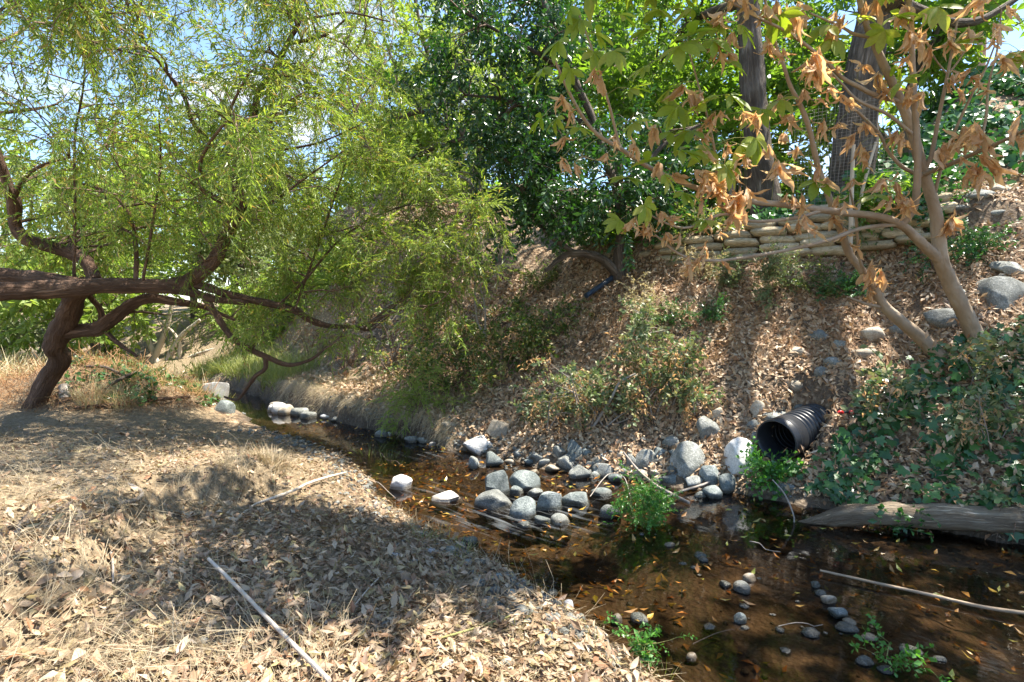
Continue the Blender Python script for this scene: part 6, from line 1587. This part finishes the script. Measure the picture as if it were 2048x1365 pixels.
# ivy on the near right bank
IVY = leaf_ivy()
def ivy_bank():
    rs = np.random.default_rng(90)
    b = hit(1800, 900); root = empty('ivy', b); base = np.array(root.location); tag(root, 'glossy dark green ivy mixed with dead leaves on the bank above the log', 'ivy')
    me = mesh_data('leaf', *IVY, 'ivy_leaf', True)
    poly = [(1530, 940), (1610, 940), (1690, 870), (1730, 780), (1790, 700), (1900, 690), (2080, 640), (2300, 640), (2300, 1080), (2080, 1100), (1960, 1030), (1760, 1010), (1600, 1020), (1520, 970)]
    n = 0; big = []; P = np.array(poly, float); lo, hi = P.min(0), P.max(0)
    while len(big) < 1600:
        px = rs.uniform(lo[0], hi[0], 200); py = rs.uniform(lo[1], hi[1], 200); k = in_poly(px, py, poly); dens = fbm(px / 90, py / 90, oct=2, seed=13) > rs.uniform(-.6, .5, 200)
        for a, c in zip(px[k & dens], py[k & dens]): big.append((a, c))
    big = np.array(big[:1600]); recs = []
    hh = hits(big[:, 0], big[:, 1]); Ns = Hn(hh[:, 0], hh[:, 1])
    for h, N in zip(hh, Ns):
        off = abs(rs.normal(0, .06)) + .012
        p = h + N * off; p[2] += off * .4
        nn = nrm(N * .7 + np.array([-.1, -.55, .6]) + rs.normal(0, .38, 3)); D = np.array([rs.normal(0, .6), rs.normal(-.3, .5), -.5]); D = D - nn * (D @ nn); D = nrm(D)
        recs.append((p, D, nn, rs.uniform(.06, .125)))
    recs.sort(key=lambda r: -r[3] / max(r[0][1], .1))
    for p, D, nn, s in recs[:285]:
        X = np.cross(D, nn); o = obj('leaf', me, root, p - base); o.rotation_mode = 'QUATERNION'
        o.rotation_quaternion = Matrix(((X[0], D[0], nn[0]), (X[1], D[1], nn[1]), (X[2], D[2], nn[2]))).to_quaternion(); o.scale = (s, s, s)
    r = recs[285:]; V, F = merge([IVY], np.zeros(len(r), int), np.array([q[0] for q in r]), np.array([q[1] for q in r]), np.array([q[2] for q in r]), np.array([q[3] for q in r]))
    o = obj('foliage', mesh_data('foliage', V - base, F, 'ivy_leaf', True), root); tag(o, kind='stuff')
    mb = MB()
    for k in range(60):
        a = recs[rs.integers(len(recs))][0] - [0, 0, .02]; c = a + rs.normal(0, .22, 3) * [1, .6, .6]; c[2] = max(c[2], H(c[0], c[1]) + .02)
        tube(mb, spline(np.array([[*a, .003], [*((a + c) / 2 + [0, 0, .05]), .0026], [*c, .0015]]), .05), 4, 0, k, False)
    tag(obj('runners', mb.data('runners', 'twig_bark', base), root), kind='stuff')
    # dead leaves caught among the ivy
    q = [recs[i][0] for i in rs.integers(0, len(recs), 1700)]; q = np.array(q) + rs.normal(0, .12, (1700, 3)); q[:, 2] = np.maximum(q[:, 2], H(q[:, 0], q[:, 1]) + .015)
    V, F = merge(LITTER, rs.integers(0, 5, 1700), q, rs.normal(0, 1, (1700, 3)) + [0, 0, -.4], rs.normal(0, .6, (1700, 3)) + [0, -.3, 1], rs.uniform(.05, .11, 1700))
    o = obj('caught_leaves', mesh_data('caught_leaves', V - base, F, 'litter_leaf'), root); tag(o, kind='stuff')
ivy_bank()
for k, (px, py, w, h, lb) in enumerate([(1770, 840, 150, 90, 'bramble with large grey green leaves arching over the ivy below the leaning trunk'), (1960, 790, 170, 100, 'bramble with broad bluish leaves at the foot of the tan trunk'), (1990, 900, 150, 110, 'bramble cane with withered leaves hanging over the log')]):
    bush(px, py, w, h, 'bramble_leaf_grey', BRAM, .30, 9, 180 + k, lb, 'bramble', 'bramble', 'brambles over the ivy bank', bark='grey_twig', per=3, dead=3, stems=6, r0=.006)
bush(2005, 1085, 60, 60, 'bramble_leaf_grey', BRAM, .22, 5, 190, 'trailing leafy sprig hanging before the log end', 'ivy_sprig', 'ivy', per=4, stems=2, r0=.004)
bush(1795, 1060, 40, 50, 'ivy_leaf', BRAM, .2, 4, 191, 'leafy ivy sprig trailing down the middle of the log', 'ivy_sprig', 'ivy', per=4, stems=2, r0=.004)
# ivy hill, one mass of leaves
def hill():
    rs = np.random.default_rng(93); n = 42000
    x, y = tn_pts(-6, 3.4, lambda t, m: np.interp(t, R_T, R_N) + 3.6 + rs.uniform(0, 1, m) ** .8 * 7, n, rs)
    k = fbm(x * 1.1, y * 1.1, oct=3, seed=14) > rs.uniform(-1.3, .1, n) * (1 - .7 * sstep(4, 6, (x * NN[0] + y * NN[1]) - 6.0)); x, y = x[k], y[k]; n = len(x)
    off = np.abs(rs.normal(0, .16, n)) + .02; P = on_ground(x, y, off); N = nrm(Hn(x, y) * .6 + np.array([-.2, -.5, .5]) + rs.normal(0, .45, (n, 3))); D = np.array([0, -.3, -.6]) + rs.normal(0, .5, (n, 3))
    V, F = merge([leaf_diamond(.95, .08, .12, .38)], np.zeros(n, int), P, D, N, rs.uniform(.07, .15, n)); tag(obj('ivy_cover', mesh_data('ivy_cover', V, F, 'ivy_leaf', True)), 'dark ivy cover blanketing the hill under the blue sky', None, None, 'stuff')
    # strap leaved clumps on the crest
    for k, (px, py) in enumerate([(1790, 205), (1815, 200), (1845, 190), (1865, 185), (1885, 175), (1905, 165)]):
        ds = np.arange(7, 14, .05); Q = at(np.full(ds.shape, px), np.full(ds.shape, py), ds); b = Q[np.argmin(np.abs(Q[:, 2] - H(Q[:, 0], Q[:, 1])))].copy(); b[2] = H(b[0], b[1])
        m = 34; a = rs.uniform(0, 6.28, m); V, F = merge([(v * [2.2, 1, 1], f) for v, f in BLADE], rs.integers(0, 3, m), b + np.stack([.08 * np.cos(a), .08 * np.sin(a), 0 * a], -1), np.stack([np.cos(a), np.sin(a), 0 * a], -1), np.array([0, 0, 1.0]) + rs.normal(0, .2, (m, 3)), rs.uniform(.35, .62, m))
        tag(obj('strap_leaf_plant', mesh_data('strap_leaf_plant', V - b, F, 'evergreen_leaf'), None, b), 'spiky strap leaved plant on the crest of the ivy hill', 'plant', 'strap leaved plants on the crest')
hill()
# vines and dry litter on the mound
def mound():
    rs = np.random.default_rng(95); n = 5200
    a = rs.uniform(0, 6.28, n); r = np.sqrt(rs.uniform(0, 1, n)); x, y = -6.9 + 1.75 * r * np.cos(a), 9.7 + 1.3 * r * np.sin(a)
    w = np.clip((x + 7.0) / 1.1, 0, 1) + .9 * (H(x, y) > .98); k = rs.uniform(0, 1, n) < w * (fbm(x * 2, y * 2, oct=2, seed=4) > -.35); xx, yy = x[k], y[k]; m = len(xx)
    V, F = merge([IVY], np.zeros(m, int), on_ground(xx, yy, rs.uniform(.02, .13, m)), rs.normal(0, 1, (m, 3)), np.array([0, -.4, 1]) + rs.normal(0, .4, (m, 3)), rs.uniform(.05, .09, m))
    b = np.array([-6.9, 9.7, H(-6.9, 9.7)]); tag(obj('vine', mesh_data('vine', V - b, F, 'ivy_leaf'), None, b), 'low green vine creeping over the top and right side of the mound', 'vine')
    n = 6500; a = rs.uniform(0, 6.28, n); r = np.sqrt(rs.uniform(0, 1, n)); x, y = -6.95 + 1.85 * r * np.cos(a), 9.5 + 1.35 * r * np.sin(a); N = Hn(x, y); D = rs.normal(0, 1, (n, 3)); D[:, 2] -= .6
    V, F = merge(STRAW, rs.integers(0, 4, n), on_ground(x, y, rs.uniform(.01, .12, n)), D, N, rs.uniform(.15, .45, n)); tag(obj('dry_brush', mesh_data('dry_brush', V, F, 'pine_needle')), 'dry brush and stems heaped on the mound', None, None, 'stuff')
mound()
for k, (px, py, lb) in enumerate([((170, 255), (745, 770), 'dark twisted branch lying on the mound, upper one'), ((210, 330), (790, 745), 'dark bent branch slanting across the mound')]):
    stick('branch', [(px[0], py[0], 2.6, .08), ((px[0] + px[1]) / 2, (py[0] + py[1]) / 2 - 8, 3, .1), (px[1], py[1], 2, .1)], 'dark_bark', lb, 'branch')
# plants in the water
bush(1290, 1045, 90, 80, 'cress_leaf', SMALL, .11, 40, 201, 'bright green watercress growing in the stream', 'watercress', 'plant', per=6, stems=6, r0=.004, bark='green_stem')
bush(1215, 1062, 60, 26, 'cress_leaf', SMALL, .1, 10, 202, 'small spreading watercress at the left of the main clump', 'watercress', 'plant', per=5, stems=3, r0=.003, bark='green_stem') if False else None
bush(1790, 1340, 60, 50, 'cress_leaf', BRAM, .13, 4, 203, 'seedling with round bright leaves on the gravel bar', 'seedling', 'plant', per=3, stems=2, r0=.003, bark='green_stem')
bush(1290, 1312, 60, 34, 'cress_leaf', BRAM, .11, 7, 204, 'round leaved green plant at the edge of the near bank', 'seedling', 'plant', per=3, stems=3, r0=.003, bark='green_stem')
bush(1540, 965, 50, 34, 'cress_leaf', BRAM, .2, 12, 205, 'fresh green ivy shoots below the drain pipe mouth', 'ivy_sprig', 'ivy', per=5, stems=4, r0=.004)
# small red scrap in the ivy
def scrap():
    b = hit(1690, 838); b = at(1690, 826, b[1] - .03)
    root = empty('plastic_clip', b); tag(root, 'small bright red and black plastic scrap caught in the ivy', 'scrap')
    for k, (dx, m) in enumerate(((-.045, 'red_plastic'), (.02, 'black_plastic'), (.06, 'red_plastic'))):
        mb = MB(); tube(mb, spline(np.array([[dx - .03, 0, .0, .012], [dx, .0, .012, .017], [dx + .03, 0, -.005, .010]]), .012), 8, .15, k); obj('piece', mb.data('piece', m, (0, 0, 0), True, False), root)
scrap()
